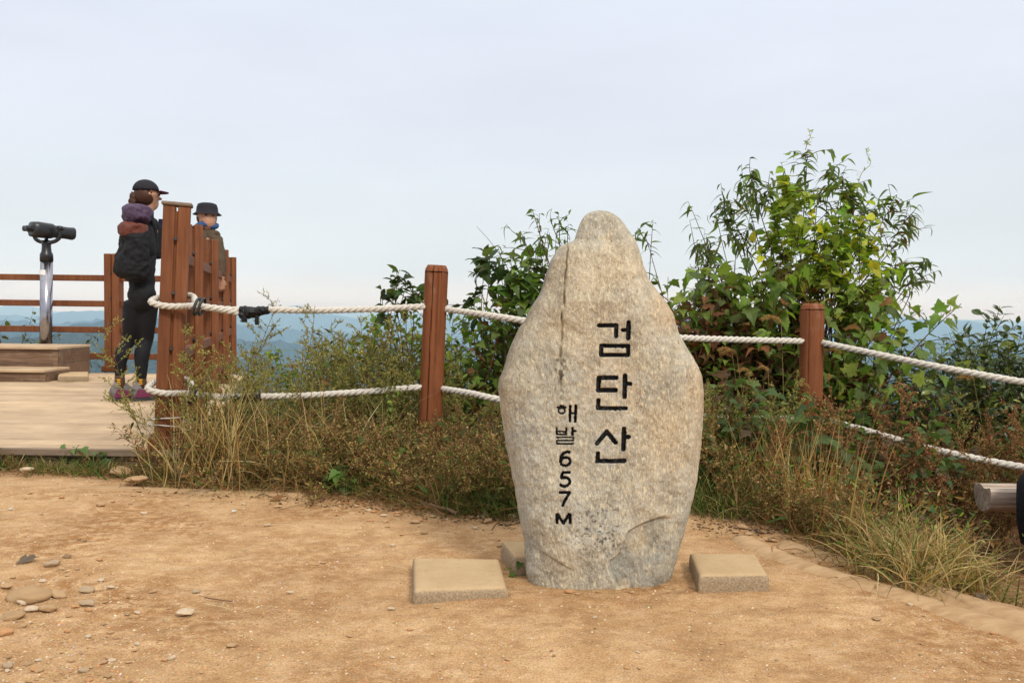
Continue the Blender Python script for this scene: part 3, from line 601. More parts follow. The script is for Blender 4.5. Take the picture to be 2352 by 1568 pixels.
hh = (h2 - .03) / 2 - .003
for i in range(2):
    z = DZ + .002 + (i + .5) * (hh + .003); mb.box((ux - .048 - (wl - .09) / 2, uy + .012, z), (wl - .09, .024, hh), None, .003); mb.box((ux + .005, uy + dpt / 2, z), (.024, dpt - .03, hh), None, .003)
mb.box((ux - .022, uy + .008, DZ + (h2 - .03) / 2), (.05, .03, h2 - .03), None, .003)
mb.build('riser_panels', M['steps'], root)
slab([(136, 853), (203, 853), (203, 862), (133, 862)], DZ + .062, .062, 'small tan brick lying on the deck beside the wooden steps', 9)
# coin binoculars
BY = uy + dpt + .1
root = empty('binocular_viewer', (P(105, 790, BY).x, BY, DZ), 'black mounted tower binoculars on a shiny steel pole behind the wooden steps', 'binoculars')
pt = P(107, 600, BY); pb = Vector((P(104, 790, BY).x, BY, DZ)); rr = 13.0 / F * BY
mb = MB(); mb.tube([pb, pt], rr, 32); mb.build('pole', M['steel'], root, smooth=True)
mb = MB(); a = P(106, 620, BY); b2 = P(106, 632, BY); mb.tube([b2, a], rr * 1.02, 32, cap=False); mb.build('sticker', M['white'], root, smooth=True)
mb = MB(); px1 = BY / F
def zc(v): return P(106, v, BY).z
xc = pt.x
prof = [(600, 13.8), (587, 13.8), (583, 13.2), (578, 10.5), (566, 9.5), (560, 9.8), (552, 9)]
mb.tube([Vector((xc, BY, zc(v))) for v, _ in prof], [r * px1 for _, r in prof], 24)
mb.tube([Vector((xc, BY, zc(560))), Vector((xc, BY, zc(548)))], 4 * px1, 12); mb.build('head_mount', M['blackmetal'], root, smooth=True)
mb = MB()
yk = [(78, 530), (80, 545), (86, 552), (96, 556), (107, 558), (120, 556), (130, 552), (137, 544), (139, 524)]
c = catmull([P(u, v, BY + (.05 if i < 4 else -.08 if i > 4 else 0)) for i, (u, v) in enumerate(yk)], 6); mb.tube(c, 4.4 * px1, 10)
p0 = P(139, 524, BY - .09); mb.tube([p0 - Vector((0, .03, 0)), p0 + Vector((0, .03, 0))], 5.2 * px1, 14); mb.build('yoke', M['blackmetal'], root, smooth=True)
mb = MB()  # body: two barrels in a housing, eyepieces towards the left and the camera
A = P(74, 526, BY - .16); B_ = P(158, 536, BY + .14); ax = (B_ - A).normalized(); sd = ax.cross(Vector((0, 0, 1))).normalized(); up = sd.cross(ax)
def superloop(c, a_, b_, n=28, p=3.): return [c + sd * (a_ * math.copysign(abs(math.cos(t)) ** (2 / p), math.cos(t))) + up * (b_ * math.copysign(abs(math.sin(t)) ** (2 / p), math.sin(t))) for t in np.arange(n) * 2 * math.pi / n]
secs = [(-.04, .072, 13.5 * px1), (-.02, .085, 16.5 * px1), (.12, .095, 18 * px1), (.5, .095, 17 * px1), (.55, .083, 14 * px1), (.95, .08, 13.5 * px1), (1.10, .078, 14.5 * px1), (1.13, .07, 12.5 * px1)]
V = []; n = 28
for t, a_, b_ in secs: V += superloop(A + (B_ - A) * t, a_, b_)
mb.add(V, [(k * n + j, k * n + (j + 1) % n, (k + 1) * n + (j + 1) % n, (k + 1) * n + j) for k in range(len(secs) - 1) for j in range(n)] + [list(range(n))[::-1], list(range(len(V) - n, len(V)))])
mb.build('housing', M['blackmetal'], root, smooth=True)
mb = MB()
for s in (-1, 1):
    e0 = A + sd * (.033 * s); mb.tube([e0 + ax * .01, e0 - ax * .03, e0 - ax * .032, e0 - ax * .072, e0 - ax * .08], [.034, .034, .028, .031, .024], 16)
eo = mb.build('eyepieces', M['blackmetal'], root, smooth=False)
for s in (-1, 1):
    mb = MB(); e0 = A + sd * (.033 * s) - ax * .081; mb.tube([e0, e0 - ax * .002], .013, 14); mb.build('lens', M['glass'], eo)
mb = MB(); c0 = A - ax * .004; V = []
for a_, b_ in ((.079, 14.6 * px1), (.074, 13.7 * px1)): V += superloop(c0 - ax * .001, a_, b_)
mb.add(V, [(j, (j + 1) % n, n + (j + 1) % n, n + j) for j in range(n)]); mb.build('face_rim', M['steel'], root)
# bench and bag at the right
root = empty('log_bench', P(2330, 1150, 3.6), 'grey split-log bench end sticking out of the grass at the right edge', 'bench')
mb = MB(); V = []; n = 22; A = P(2290, 1126, 3.55); L_ = 1.5
zt_ = A.z
for k in range(24):
    t = k / 23; x = A.x - .0 + L_ * t
    for j in range(n):
        a = math.pi * 2 * j / n; cy = .095 * math.cos(a); cz = .082 * math.sin(a)
        cz = min(cz, .030 + .006 * math.sin(cy * 60)) if cz > 0 else cz
        wob = 1 + .08 * (float(vn(a * 2, t * 14, 5)) - .5); skew = 0
        V.append((x + .16 * cy * (k == 0), A.y + .11 + cy * wob, zt_ - .034 + cz * wob))
mb.add(V, [(k * n + j, k * n + (j + 1) % n, (k + 1) * n + (j + 1) % n, (k + 1) * n + j) for k in range(23) for j in range(n)] + [list(range(n))[::-1], list(range(23 * n, 24 * n))])
mb.build('seat_log', M['bench'], root)
for dx in (.28, 1.2):
    mb = MB(); mb.tube([(A.x + dx, A.y + .11, zt_ - .15), (A.x + dx + .02, A.y + .11, zt_ - .5)], [.075, .085], 14); mb.build('leg', M['bench'], root, smooth=True)
mb = MB(); V = []; c = P(2402, 1158, 3.42)
for k, (dz, w_, d_) in enumerate([(-.19, .06, .05), (-.17, .085, .08), (-.08, .10, .10), (0, .11, .10), (.08, .105, .10), (.13, .075, .08), (.16, .03, .03)]):
    for j in range(24):
        a = 2 * math.pi * j / 24; f = 1 + .10 * (float(vn(a * 3, dz * 22, 9)) - .5) * 2; V.append((c.x + w_ * f * math.cos(a), c.y + d_ * f * math.sin(a), c.z + dz))
n = 24; mb.add(V, [(k * n + j, k * n + (j + 1) % n, (k + 1) * n + (j + 1) % n, (k + 1) * n + j) for k in range(6) for j in range(n)] + [list(range(n))[::-1], list(range(6 * n, 7 * n))])
M['blackcloth'] = m_plain('black_cloth', (.010, .010, .013), .85, nz=30, amt=.5, bump=.5, bd=.01)
root = empty('black_bag', (c.x, c.y, c.z - .24), 'black bag leaning at the log bench, cut off by the right edge', 'bag')
mb.build('bag_body', M['blackcloth'], root, smooth=True)
mb = MB(); mb.tube(catmull([c + Vector((-.03, -.09, .12)), c + Vector((-.10, -.12, .10)), c + Vector((-.105, -.13, -.05)), c + Vector((-.06, -.09, -.14))], 6), .009, 6); mb.build('strap', M['blackcloth'], root, smooth=True)
# kerb logs
def logk(pts_uv, zt, rad, name, label, seed, cat='log'):
    pts = [G(u, v, zt) - Vector((0, 0, rad)) for u, v in pts_uv]; c = catmull(pts, 14); V, Q_ = tube(c, rad, 16)
    ctr = np.repeat(c, 16, 0); f = 1 + .03 * (fbm(V[:, 0] * 2, V[:, 1] * 2 + V[:, 2] * 60, 3, seed) - .5) * 2; V = ctr + (V - ctr) * f[:, None]
    mb = MB(); mb.add(V, [list(x) for x in Q_] + [list(range(16))[::-1], list(range(len(V) - 16, len(V)))]); return mb.build(name, M['logk'], smooth=True, label=label, cat=cat)
logk([(1700, 1226), (1850, 1290), (2040, 1345), (2200, 1396), (2352, 1437), (2520, 1480)], .024, .085, 'kerb_log', 'long dusty edging log, the one nearer the dirt, lower right', 3)
logk([(1800, 1239), (1950, 1281), (2100, 1327), (2230, 1370), (2352, 1405), (2520, 1448)], .024, .075, 'kerb_log', 'thin outer edging log against the grass at the lower right', 5)
logk([(-200, 1108), (100, 1112), (400, 1121), (700, 1133)], .008, .10, 'kerb_log', 'buried edging timber along the foot of the weeds at the left', 7)
# ------------------------------------------------------------------ vegetation
def unit(a): return a / (np.linalg.norm(a, axis=-1, keepdims=True) + 1e-12)
def leaf_T(out, droop=.3, fold=.15, mono=True):
    out = np.array(out, float); n = len(out); mx_ = np.linspace(0, 1, n) if not mono else out[:, 0]
    V = []
    for i in range(n):
        m = mx_[i]; x, y = out[i]
        V += [(m, 0, -droop * m * m), (x, y, fold * y - droop * max(x, 0) ** 2 - .25 * y * y), (x, -y, fold * y - droop * max(x, 0) ** 2 - .25 * y * y)]
    V = np.array(V); V[:, 0] *= 1; Fq = []
    for i in range(n - 1):
        a, b = 3 * i, 3 * i + 3; Fq += [(a, b, b + 1, a + 1), (a, a + 2, b + 2, b)]
    return V, np.array(Fq)
T_LOBE = leaf_T([(0, 0), (-.10, .20), (-.02, .40), (.16, .36), (.20, .46), (.34, .60), (.42, .42), (.46, .30), (.60, .33), (.66, .20), (.80, .14), (1, 0)], .35, .12, False)
T_LOBEC = leaf_T([(0, 0), (-.10, .18), (.02, .38), (.15, .33), (.24, .44), (.40, .56), (.44, .38), (.52, .30), (.64, .31), (.72, .17), (.86, .10), (1, 0)], .85, .30, False)
T_LOBED = leaf_T([(0, 0), (-.06, .24), (.06, .36), (.2, .40), (.30, .50), (.40, .34), (.55, .36), (.68, .22), (.8, .2), (1, 0)], .10, -.10, False)
T_LOBE2 = leaf_T([(0, 0), (-.06, .26), (.10, .42), (.22, .38), (.36, .50), (.44, .30), (.62, .26), (.78, .12), (1, 0)], .75, .35, False)
T_WIL = leaf_T([(0, 0), (.12, .08), (.3, .14), (.5, .155), (.7, .115), (.86, .06), (1, 0)], .75, .4)
T_WIL2 = leaf_T([(0, 0), (.12, .09), (.3, .15), (.5, .165), (.7, .12), (.86, .06), (1, 0)], 1.25, .5)
T_RND = leaf_T([(0, 0), (-.04, .22), (.14, .40), (.40, .42), (.66, .28), (.86, .10), (1, 0)], .3, .2, False)
T_ELL = leaf_T([(0, 0), (.18, .15), (.42, .24), (.68, .20), (.88, .08), (1, 0)], .35, .35)
T_SEED = (np.array([(0, 0, 0), (.5, .38, .1), (1, 0, 0), (.5, -.38, .1)]), np.array([(0, 1, 2, 3)]))
T_THIN = leaf_T([(0, 0), (.3, .09), (.65, .08), (1, 0)], .5, .3)
def batch(T, O, D, Nn, S, C, wid=None):
    V, Fq = T; O = np.asarray(O, float); n = len(O); D = unit(np.asarray(D, float)); Nn = np.asarray(Nn, float)
    Yv = unit(np.cross(Nn, D)); Zv = np.cross(D, Yv); S = np.broadcast_to(np.asarray(S, float), (n,)); wd = 1. if wid is None else np.asarray(wid)[:, None, None]
    P_ = O[:, None] + S[:, None, None] * (V[None, :, 0:1] * D[:, None] + V[None, :, 1:2] * Yv[:, None] * wd + V[None, :, 2:3] * Zv[:, None])
    Fo = Fq[None] + (np.arange(n) * len(V))[:, None, None]
    Co = np.repeat(np.broadcast_to(C, (n, 3))[:, None], len(V), 1)
    return P_.reshape(-1, 3), Fo.reshape(-1, Fq.shape[1]), Co.reshape(-1, 3)
class PB:
    def __init__(s): s.V = []; s.F = []; s.C = []; s.n = 0
    def add(s, V, Fq, C):
        if len(V) == 0: return
        s.V.append(V); s.F.append(Fq + s.n); s.C.append(np.broadcast_to(C, (len(V), 3))); s.n += len(V)
    def tube(s, pts, r, col, n=4): V, Q_ = tube(pts, r, n); s.add(V, Q_, np.array(col))
    def mesh(s, name, mat, smooth=True):
        F4 = [f for f in s.F if f.shape[1] == 4]; F3 = [f for f in s.F if f.shape[1] == 3]
        return mesh(name, np.vstack(s.V), [np.vstack(f) for f in (F4, F3) if f], np.vstack(s.C), smooth, mat)
def pal(rs, cols, wts, n, jit=.18):
    c = np.array(cols); k = rs.choice(len(c), n, p=np.array(wts) / np.sum(wts)); return np.clip(c[k] * (1 + jit * rs.normal(size=(n, 1))) * (1 + .06 * rs.normal(size=(n, 3))), .004, 1)
def curve_pts(rs, p0, d0, L, n, bend=.15, grav=0.):
    p = np.array(p0, float); d = unit(np.array(d0, float)); out = [p.copy()]
    for i in range(n):
        d = unit(d + rs.normal(size=3) * bend / n ** .5 + np.array([0, 0, -grav / n])); p = p + d * L / n; out.append(p.copy())
    return np.array(out)
def at(c, t):
    f = t * (len(c) - 1); i = min(int(f), len(c) - 2); return c[i] + (c[i + 1] - c[i]) * (f - i), unit(c[i + 1] - c[i])
OLIVE = [(.33, .29, .085), (.42, .35, .11), (.25, .27, .07), (.48, .38, .16), (.19, .23, .055)]
RUST = [(.27, .14, .05), (.36, .20, .075), (.19, .10, .045), (.42, .28, .12)]
def mugwort(seed, h=1., pal_=OLIVE, wts=(3, 3, 3, 1.5, 2), nb=26, leafy=.6, lean=.12, stemc=(.16, .085, .035), dens=1.):
    rs = np.random.default_rng(seed); st = PB(); lf = PB(); ln = rs.normal(size=2) * lean
    main = curve_pts(rs, (0, 0, 0), (ln[0], ln[1], 1), h, 12, .22, .08 * rs.random()); st.tube(main, np.linspace(.0035, .0010, len(main)) * (h ** .3), stemc, 4)
    O = []; D = []; S = []; kind = []
    def seeds(c, n, s):
        for _ in range(n):
            p, d = at(c, rs.random() ** .9); O.append(p); D.append(d * .6 + rs.normal(size=3) * .7); S.append(s * 1.35 * (.7 + .6 * rs.random()))
    for k in range(nb):
        t = .18 + .80 * (k + rs.random()) / nb; p, d = at(main, t); az_ = rs.random() * 6.28; out = np.array([math.cos(az_), math.sin(az_), 0])
        L = h * (.30 * (1 - t) ** .7 + .045) * (.6 + .7 * rs.random()); b = curve_pts(rs, p, out * .8 + np.array([0, 0, .75]), L, 6, .3, -.25 + .3 * rs.random())
        st.tube(b, np.linspace(.0014, .0006, len(b)), stemc, 3); seeds(b, int(L * 110 * dens * (.35 + .65 * (t > .35))), .0075)
        for j in range(int(L / .022)):
            p2, d2 = at(b, .12 + .86 * rs.random()); tw = curve_pts(rs, p2, d2 + rs.normal(size=3) * .55 + np.array([0, 0, .25]), .02 + .035 * rs.random(), 3, .25)
            if rs.random() < .6: st.tube(tw, .0005, stemc, 3)
            seeds(tw, int(7 * dens), .0068)
    n = len(O); C = pal(rs, pal_, wts, n, .25)
    a = batch(T_SEED, np.array(O), np.array(D), rs.normal(size=(n, 3)), np.array(S), C); lf.add(*a)
    nl = int(90 * leafy * h); ts = rs.random(nl) * .9 + .03; OO = []; DD = []
    for t in ts:
        p, d = at(main, t); az_ = rs.random() * 6.28; q = np.array([math.cos(az_), math.sin(az_), .3 - .5 * rs.random()]); r = rs.random() * .30 * h * (1 - t) ; OO.append(p + q * r); DD.append(q + rs.normal(size=3) * .3)
    if nl: lf.add(*batch(T_THIN, np.array(OO), np.array(DD), rs.normal(size=(nl, 3)) * .6 + np.array([0, 0, 1]), .03 + .035 * rs.random(nl), pal(rs, [(.07, .10, .02), (.13, .14, .03), (.16, .09, .03)], (3, 2, 2), nl), 1 + rs.random(nl)))
    return st, lf
def shoot(seed, h, T, lsize, cols, wts, nb=7, space=.045, droop=.2, lean=.15, stemc=(.12, .06, .03), bl=.38, opp=False, bend=.25, t0=.18, petiole=.02, up=.35, r0=.005, topbias=0.):
    rs = np.random.default_rng(seed); st = PB(); lf = PB(); ln = rs.normal(size=2) * lean
    main = curve_pts(rs, (0, 0, 0), (ln[0], ln[1], 1), h, 12, bend, .05); st.tube(main, np.linspace(r0, r0 * .25, len(main)), stemc, 5)
    axes = [(main, t0)]
    for k in range(nb):
        t = t0 + (.95 - t0) * (k + rs.random()) / nb; p, d = at(main, t); az_ = rs.random() * 6.28
        L = h * bl * (1.1 - .75 * t) * (.7 + .6 * rs.random()); b = curve_pts(rs, p, np.array([math.cos(az_), math.sin(az_), .55 + .5 * rs.random()]), L, 7, bend * 1.2, .15 * rs.random())
        st.tube(b, np.linspace(r0 * .45, r0 * .15, len(b)), stemc, 4); axes.append((b, .1))
    O = []; D = []; Nn = []
    for c, a in axes:
        L = np.linalg.norm(np.diff(c, axis=0), axis=1).sum(); n = max(2, int(L * (1 - a) / space)); ph = rs.random() * 6.28
        for i in range(n):
            t = a + (1 - a) * (i + .5) / n; t = min(t, .999)
            p, d = at(c, t)
            for m in range(2 if opp else 1):
                ph += math.pi if opp and m else 2.3 + rs.normal() * .3
                e1 = unit(np.cross(d, [.3, .1, 1.])); e2 = np.cross(d, e1); o = e1 * math.cos(ph) + e2 * math.sin(ph)
                dr = o + d * up + np.array([0, 0, -droop + rs.normal() * .2]); p2 = p + unit(dr) * petiole
                if petiole > .012: st.tube([p, p2], .0008, stemc, 3)
                O.append(p2); D.append(dr + np.array([0, 0, -droop * .5])); Nn.append(np.array([0, 0, 1.]) + d * .3 + rs.normal(size=3) * .35)
            if opp: ph += math.pi / 2
    n = len(O); S = lsize * (.55 + .65 * rs.random(n)); C = pal(rs, cols, wts, n)
    Ts = T if isinstance(T, list) else [T]; which = rs.integers(0, len(Ts), n)
    O, D, Nn = map(np.array, (O, D, Nn))
    for k, TT_ in enumerate(Ts):
        m = which == k
        if m.any(): lf.add(*batch(TT_, O[m], D[m], Nn[m], S[m], C[m], .8 + .4 * rs.random(m.sum())))
    return st, lf
def foxtail(seed, h=.9, straw=(.42, .29, .12)):
    rs = np.random.default_rng(seed); st = PB(); lf = PB(); a = rs.random() * 6.28; dr = np.array([math.cos(a), math.sin(a), 0])
    c = curve_pts(rs, (0, 0, 0), dr * .12 + np.array([0, 0, 1]), h, 12, .08, .10)
    st.tube(c, np.linspace(.0016, .0008, len(c)), straw, 4)
    hd = curve_pts(rs, c[-1], unit(c[-1] - c[-2]) + dr * .6, .080 + .03 * rs.random(), 8, .05, 1.8)
    st.tube(hd, [.002, .0032, .0036, .0036, .0034, .003, .0027, .002, .001], (.34, .19, .06), 6)
    n = 420; O = []; D = []
    for _ in range(n):
        p, d = at(hd, rs.random() * .98); q = rs.normal(size=3); q -= d * q.dot(d); O.append(p + unit(q) * .0022); D.append(unit(q) + d * .75)
    lf.add(*batch(T_SEED, O, D, rs.normal(size=(n, 3)), .010 + .005 * rs.random(n), pal(rs, [(.42, .24, .08), (.50, .33, .13), (.33, .17, .05)], (2, 2, 1), n), np.full(n, .16)))
    for k in range(3):
        p, d = at(c, .1 + .25 * k + .1 * rs.random()); az_ = rs.random() * 6.28
        b = blade(rs, p, np.array([math.cos(az_) * .7, math.sin(az_) * .7, .8]), .18 + .12 * rs.random(), .005, .9); lf.add(*b, np.array(straw) * (.6 + .5 * rs.random()))
    return st, lf
def blade(rs, p, d, L, w, grav, n=5):
    c = curve_pts(rs, p, d, L, n, .12, grav); side = unit(np.cross(unit(np.array(d, float)), rs.normal(size=3))); ww = w * np.array([.7, 1, .9, .7, .4, .05])[:n + 1, None] if n == 5 else w * np.linspace(1, .05, n + 1)[:, None]
    V = np.stack([c - side * ww / 2, c + side * ww / 2], 1).reshape(-1, 3); i = np.arange(n)[:, None] * 2; return V, i + np.array([[0, 1, 3, 2]])
def tufts(pts, nper, L, w, cols, wts, grav=(.5, 1.6), seed=1, spread=.03, splay=.5):
    """many grass blades, vectorised: pts (n,3)"""
    rs = np.random.default_rng(seed); n = len(pts) * nper; P0 = np.repeat(np.array(pts), nper, 0) + rs.normal(size=(n, 3)) * [spread, spread, 0]
    a = rs.random(n) * 6.28; sp_ = rs.random(n) ** .7 * splay; d = unit(np.stack([np.cos(a) * sp_, np.sin(a) * sp_, np.ones(n)], 1)); Ls = L * (.45 + .75 * rs.random(n)); g = rs.uniform(*grav, n)
    side = unit(np.cross(d, rs.normal(size=(n, 3)))); k = 5; c = [P0]; p = P0; lat = unit(d * [1, 1, 0] + 1e-6)
    for i in range(k):
        d = unit(d + np.array([0, 0, -1]) * (g * (i + .5) / k ** 1.3)[:, None] * .5 + rs.normal(size=(n, 3)) * .07); p = p + d * (Ls / k)[:, None]; c.append(p)
    c = np.stack(c, 1); ww = (w * (.6 + .8 * rs.random(n)))[:, None] * np.array([.8, 1, .95, .75, .45, .04]); V = np.stack([c - side[:, None] * ww[..., None] / 2, c + side[:, None] * ww[..., None] / 2], 2).reshape(-1, 3)
    i = (np.arange(n) * 12)[:, None, None] + (np.arange(k) * 2)[None, :, None] + np.array([0, 1, 3, 2])[None, None]; C = np.repeat(pal(rs, cols, wts, n), 12, 0)
    return V, i.reshape(-1, 4), C
# --- instancing of variants: an Empty with stem and foliage children that share their mesh data
class Kind:
    def __init__(s, nm, variants, parts=('stem', 'foliage'), mats=('twig', 'leaf')):
        s.nm = nm; s.parts = parts; s.me = []
        for a, b in variants: s.me.append((a.mesh(nm + '_' + parts[0], M[mats[0]]), b.mesh(nm + '_' + parts[1], M[mats[1]], False)))
    def put(s, x, y, k, scale, rz, label, cat, group, tilt=(0, 0), z=None):
        r = empty(s.nm, (x, y, (float(gz(x, y)) if z is None else z) - .01), label, cat, group); r.scale = (scale,) * 3; r.rotation_euler = (tilt[0], tilt[1], rz)
        for me, p in zip(s.me[k % len(s.me)], s.parts):
            o = bpy.data.objects.new(p, me); COL.objects.link(o); o.parent = r
        return r
ZN = [(560, 'by the deck corner'), (760, 'under the taped rope end'), (960, 'just left of the cracked post'), (1100, 'just right of the cracked post'), (1300, 'by the left edge of the stone'), (1640, 'by the right edge of the stone'), (1820, 'left of the scuffed post'), (2000, 'right of the scuffed post'), (2200, 'below the blue mountain gap'), (9999, 'near the log bench')]
ORD2 = ['leftmost', 'second from left', 'third from left', 'fourth from left', 'fifth from left', 'sixth from left', 'seventh from left', 'eighth from left', 'ninth from left', 'tenth from left'] + ['%dth from left' % i for i in range(11, 60)]
def relabel(items):
    d = {}
    for u, r, lb in items: d.setdefault((lb, next(n for l, n in ZN if u < l)), []).append((u, r))
    for (lb, z), L in d.items():
        L.sort(key=lambda a: a[0])
        for i, (u, r) in enumerate(L): r['label'] = lb + ', ' + z + (', ' + ORD2[i] if len(L) > 1 else '')
def xat(u, y): return (u - CU) / F * y
rr_ = np.random.default_rng(101)
MUG = Kind('mugwort', [mugwort(200 + i, 1., dens=2.0) for i in range(5)], mats=('twig', 'seed'))
MUGR = Kind('dry_mugwort', [mugwort(230 + i, .8, RUST, (3, 3, 2, 2), 22, .5, .2, (.17, .08, .04), dens=1.9) for i in range(4)], mats=('twig', 'seed'))
REDW = Kind('russet_weed', [mugwort(240 + i, .8, [(.30, .13, .06), (.38, .18, .08), (.22, .09, .045), (.34, .24, .09)], (3, 3, 2, 2), 24, .3, .15, (.24, .08, .04), dens=1.9) for i in range(3)], mats=('twig', 'seed')); REDW.h = .8
def scatter(kind, n, ur, yr, hfun, label, cat, group, jt=.10, sd=0, back=0.):
    rs = np.random.default_rng(sd); items = []
    for i in range(n):
        u = ur[0] + (ur[1] - ur[0]) * ((i + rs.random()) / n); y = rs.uniform(*yr); x = xat(u, y)
        if u > 2180 and y < 3.85: y = 3.85 + .8 * rs.random(); x = xat(u, y)
        if y < yedge(x) + back: y = yedge(x) + back + .25 * rs.random(); x = xat(u, y)
        if -9 < x < railx(y) + .25 and y > fy - .02: continue
        if 915 < u < 1050 and y < 4.45:
            if kind is MUGR: y = max(float(yedge(x)) + .08, 4.0); x = xat(u, y)
            else: y = 4.55 + .3 * rs.random(); x = xat(u, y)
        v_top = hfun(u, y, rs); v_top = max(v_top, 1015) if (kind is MUGR and 915 < u < 1050 and y < 4.4) else v_top; z0 = float(gz(x, y)); zt = P(u, v_top, y).z
        hgt = max(.12, zt - z0)
        s = hgt / kind.h
        items.append((CU + x / y * F, kind.put(x, y, int(rs.integers(0, 99)), s, rs.random() * 6.28, label, cat, group, (rs.normal() * jt, rs.normal() * jt)), label))
    relabel(items)
for k_ in (MUG,): k_.h = 1.
MUGR.h = .8
# tops of the mugwort thicket in the photograph, left of the stone
tl = lambda u: np.interp(u, [400, 540, 600, 700, 780, 900, 1000, 1100, 1200, 1650, 1800, 2100, 2250, 2352], [800, 830, 840, 760, 730, 740, 800, 850, 850, 860, 900, 930, 880, 870])
scatter(MUG, 95, (545, 1235), (4.30, 5.5), lambda u, y, rs: tl(u) - 15 + 210 * rs.random() ** 1.3 * (1 if y < 4.9 else .6), 'olive brown seeding mugwort', 'weed', 'mugwort in the thicket left of the stone', sd=1, back=.25)
scatter(MUGR, 95, (500, 1235), (4.0, 4.9), lambda u, y, rs: 880 + 200 * rs.random(), 'low rust brown dried mugwort', 'weed', 'dry rust mugwort under the lower rope', sd=2, back=.05, jt=.3)
scatter(MUG, 60, (1620, 2500), (4.2, 5.3), lambda u, y, rs: tl(u) + 150 * rs.random(), 'dull green mugwort among grasses', 'weed', 'mugwort right of the stone', sd=3, back=.4)
scatter(REDW, 46, (1700, 2480), (3.7, 4.7), lambda u, y, rs: float(np.interp(u, [1700, 1900, 2150, 2300, 2480], [900, 860, 850, 900, 900])) + 200 * rs.random(), 'fine russet seeding weed', 'weed', 'russet weeds along the lower rope', sd=64, back=.35, jt=.2)
scatter(MUGR, 34, (1700, 2500), (3.6, 4.9), lambda u, y, rs: 900 + 220 * rs.random(), 'fine reddish dried weed', 'weed', 'reddish dry weeds by the bench', sd=4, back=.35, jt=.2)
# tall single stems in front of the deck corner
def single(kind, k, ub, yb, ut, vt, label, cat='weed', rz=0., hk=1., group=None, z=None):
    x = xat(ub, yb); z0 = float(gz(x, yb)) if z is None else z; t = P(ut, vt, yb); d = t - Vector((x, yb, z0)); s = d.length / hk
    r = kind.put(x, yb, k, s, 0, label, cat, group, z=z0); q = d.to_track_quat('Z', 'Y'); r.rotation_mode = 'QUATERNION'; from mathutils import Quaternion
    r.rotation_quaternion = q @ Quaternion((0, 0, 1), rz); return r
THIN = Kind('mugwort', [mugwort(260 + i, 1., OLIVE, (3, 3, 2, 2, 2), 20, .15, .03, dens=1.7) for i in range(3)], mats=('twig', 'seed'))
single(THIN, 0, 330, 4.2, 302, 722, 'tall lone mugwort spray in front of the standing person\'s legs', rz=1)
single(THIN, 1, 440, 4.15, 405, 800, 'mugwort spray rising against the near deck post')
single(THIN, 2, 470, 4.12, 232, 985, 'mugwort branch leaning left over the plank deck edge', rz=2)
single(THIN, 1, 500, 4.16, 440, 735, 'mugwort stem right beside the near deck post', rz=3)
single(THIN, 0, 520, 4.3, 552, 655, 'tallest mugwort in front of the far corner post', rz=.6)
single(THIN, 2, 500, 4.2, 505, 745, 'bushy mugwort between the deck posts and the taped rope', rz=4)
single(MUG, 1, 520, 4.15, 540, 770, 'broad mugwort under the upper rope tape', rz=4)
single(MUG, 2, 470, 4.2, 455, 790, 'dense mugwort hiding the foot of the side railing', rz=1)
single(THIN, 1, 700, 4.3, 712, 690, 'mugwort spire against the blue hills below the rope', rz=2)
single(THIN, 2, 790, 4.5, 795, 668, 'mugwort spire rising above the upper rope', rz=5)
single(MUG, 3, 620, 4.2, 600, 790, 'mugwort leaning left beneath the rope', rz=5)
scatter(MUGR, 12, (380, 560), (3.95, 4.1), lambda u, y, rs: 890 + 150 * rs.random(), 'dry brown mugwort at the railing foot', 'weed', 'dry mugwort at the deck corner', sd=12, back=0., jt=.35)
# --- lobed-leaf brambles
GRN = [(.15, .225, .04), (.21, .29, .05), (.105, .155, .032), (.29, .35, .065)]
RED = [(.20, .075, .035), (.28, .12, .045), (.14, .075, .035), (.12, .15, .035)]
BR = Kind('bramble', [shoot(300 + i, 1., [T_LOBE, T_LOBEC, T_LOBED, T_LOBE2], .056, GRN + [(.24, .11, .04)], (3, 3, 3, 1.5, 1.1), 11, .034, .25, stemc=(.14, .055, .03)) for i in range(5)])
BRL = Kind('bramble', [shoot(380 + i, 1., [T_LOBE, T_LOBEC, T_LOBED], .085, [(.10, .16, .045), (.13, .20, .055), (.075, .12, .04), (.13, .10, .05)], (3, 2, 2, 1), 7, .06, .3, stemc=(.17, .05, .03)) for i in range(4)]); BRL.h = 1.05
BRR = Kind('red_bramble', [shoot(320 + i, 1., [T_LOBE, T_LOBEC, T_LOBE2], .060, RED, (3, 3, 2, 3), 7, .038, .25, stemc=(.15, .05, .03)) for i in range(3)])
BR.h = 1.05; BRR.h = 1.05
tr = lambda u: np.interp(u, [900, 950, 1040, 1100, 1160, 1220, 1300, 1480, 1540, 1600, 1640, 1700, 1750, 1900, 2000, 2080], [680, 650, 660, 620, 640, 610, 640, 600, 620, 600, 570, 560, 580, 620, 640, 760])
scatter(BR, 36, (905, 1260), (4.9, 5.5), lambda u, y, rs: tr(u) + 150 * rs.random() ** 1.5, 'lobed-leaf green bramble behind the rope', 'shrub', 'brambles behind the post left of the stone', sd=5)
scatter(BR, 60, (1480, 2080), (4.75, 5.5), lambda u, y, rs: tr(u) + 20 + 260 * rs.random() ** 1.2, 'lobed-leaf green bramble behind the rope', 'shrub', 'brambles behind the rope right of the stone', sd=6)
scatter(BR, 26, (1560, 1960), (4.9, 5.3), lambda u, y, rs: float(np.interp(u, [1560, 1650, 1750, 1900, 2000], [600, 540, 530, 560, 640])) + 60 * rs.random(), 'tall bramble inside the big shrub', 'shrub', 'tall brambles inside the big shrub', sd=61)
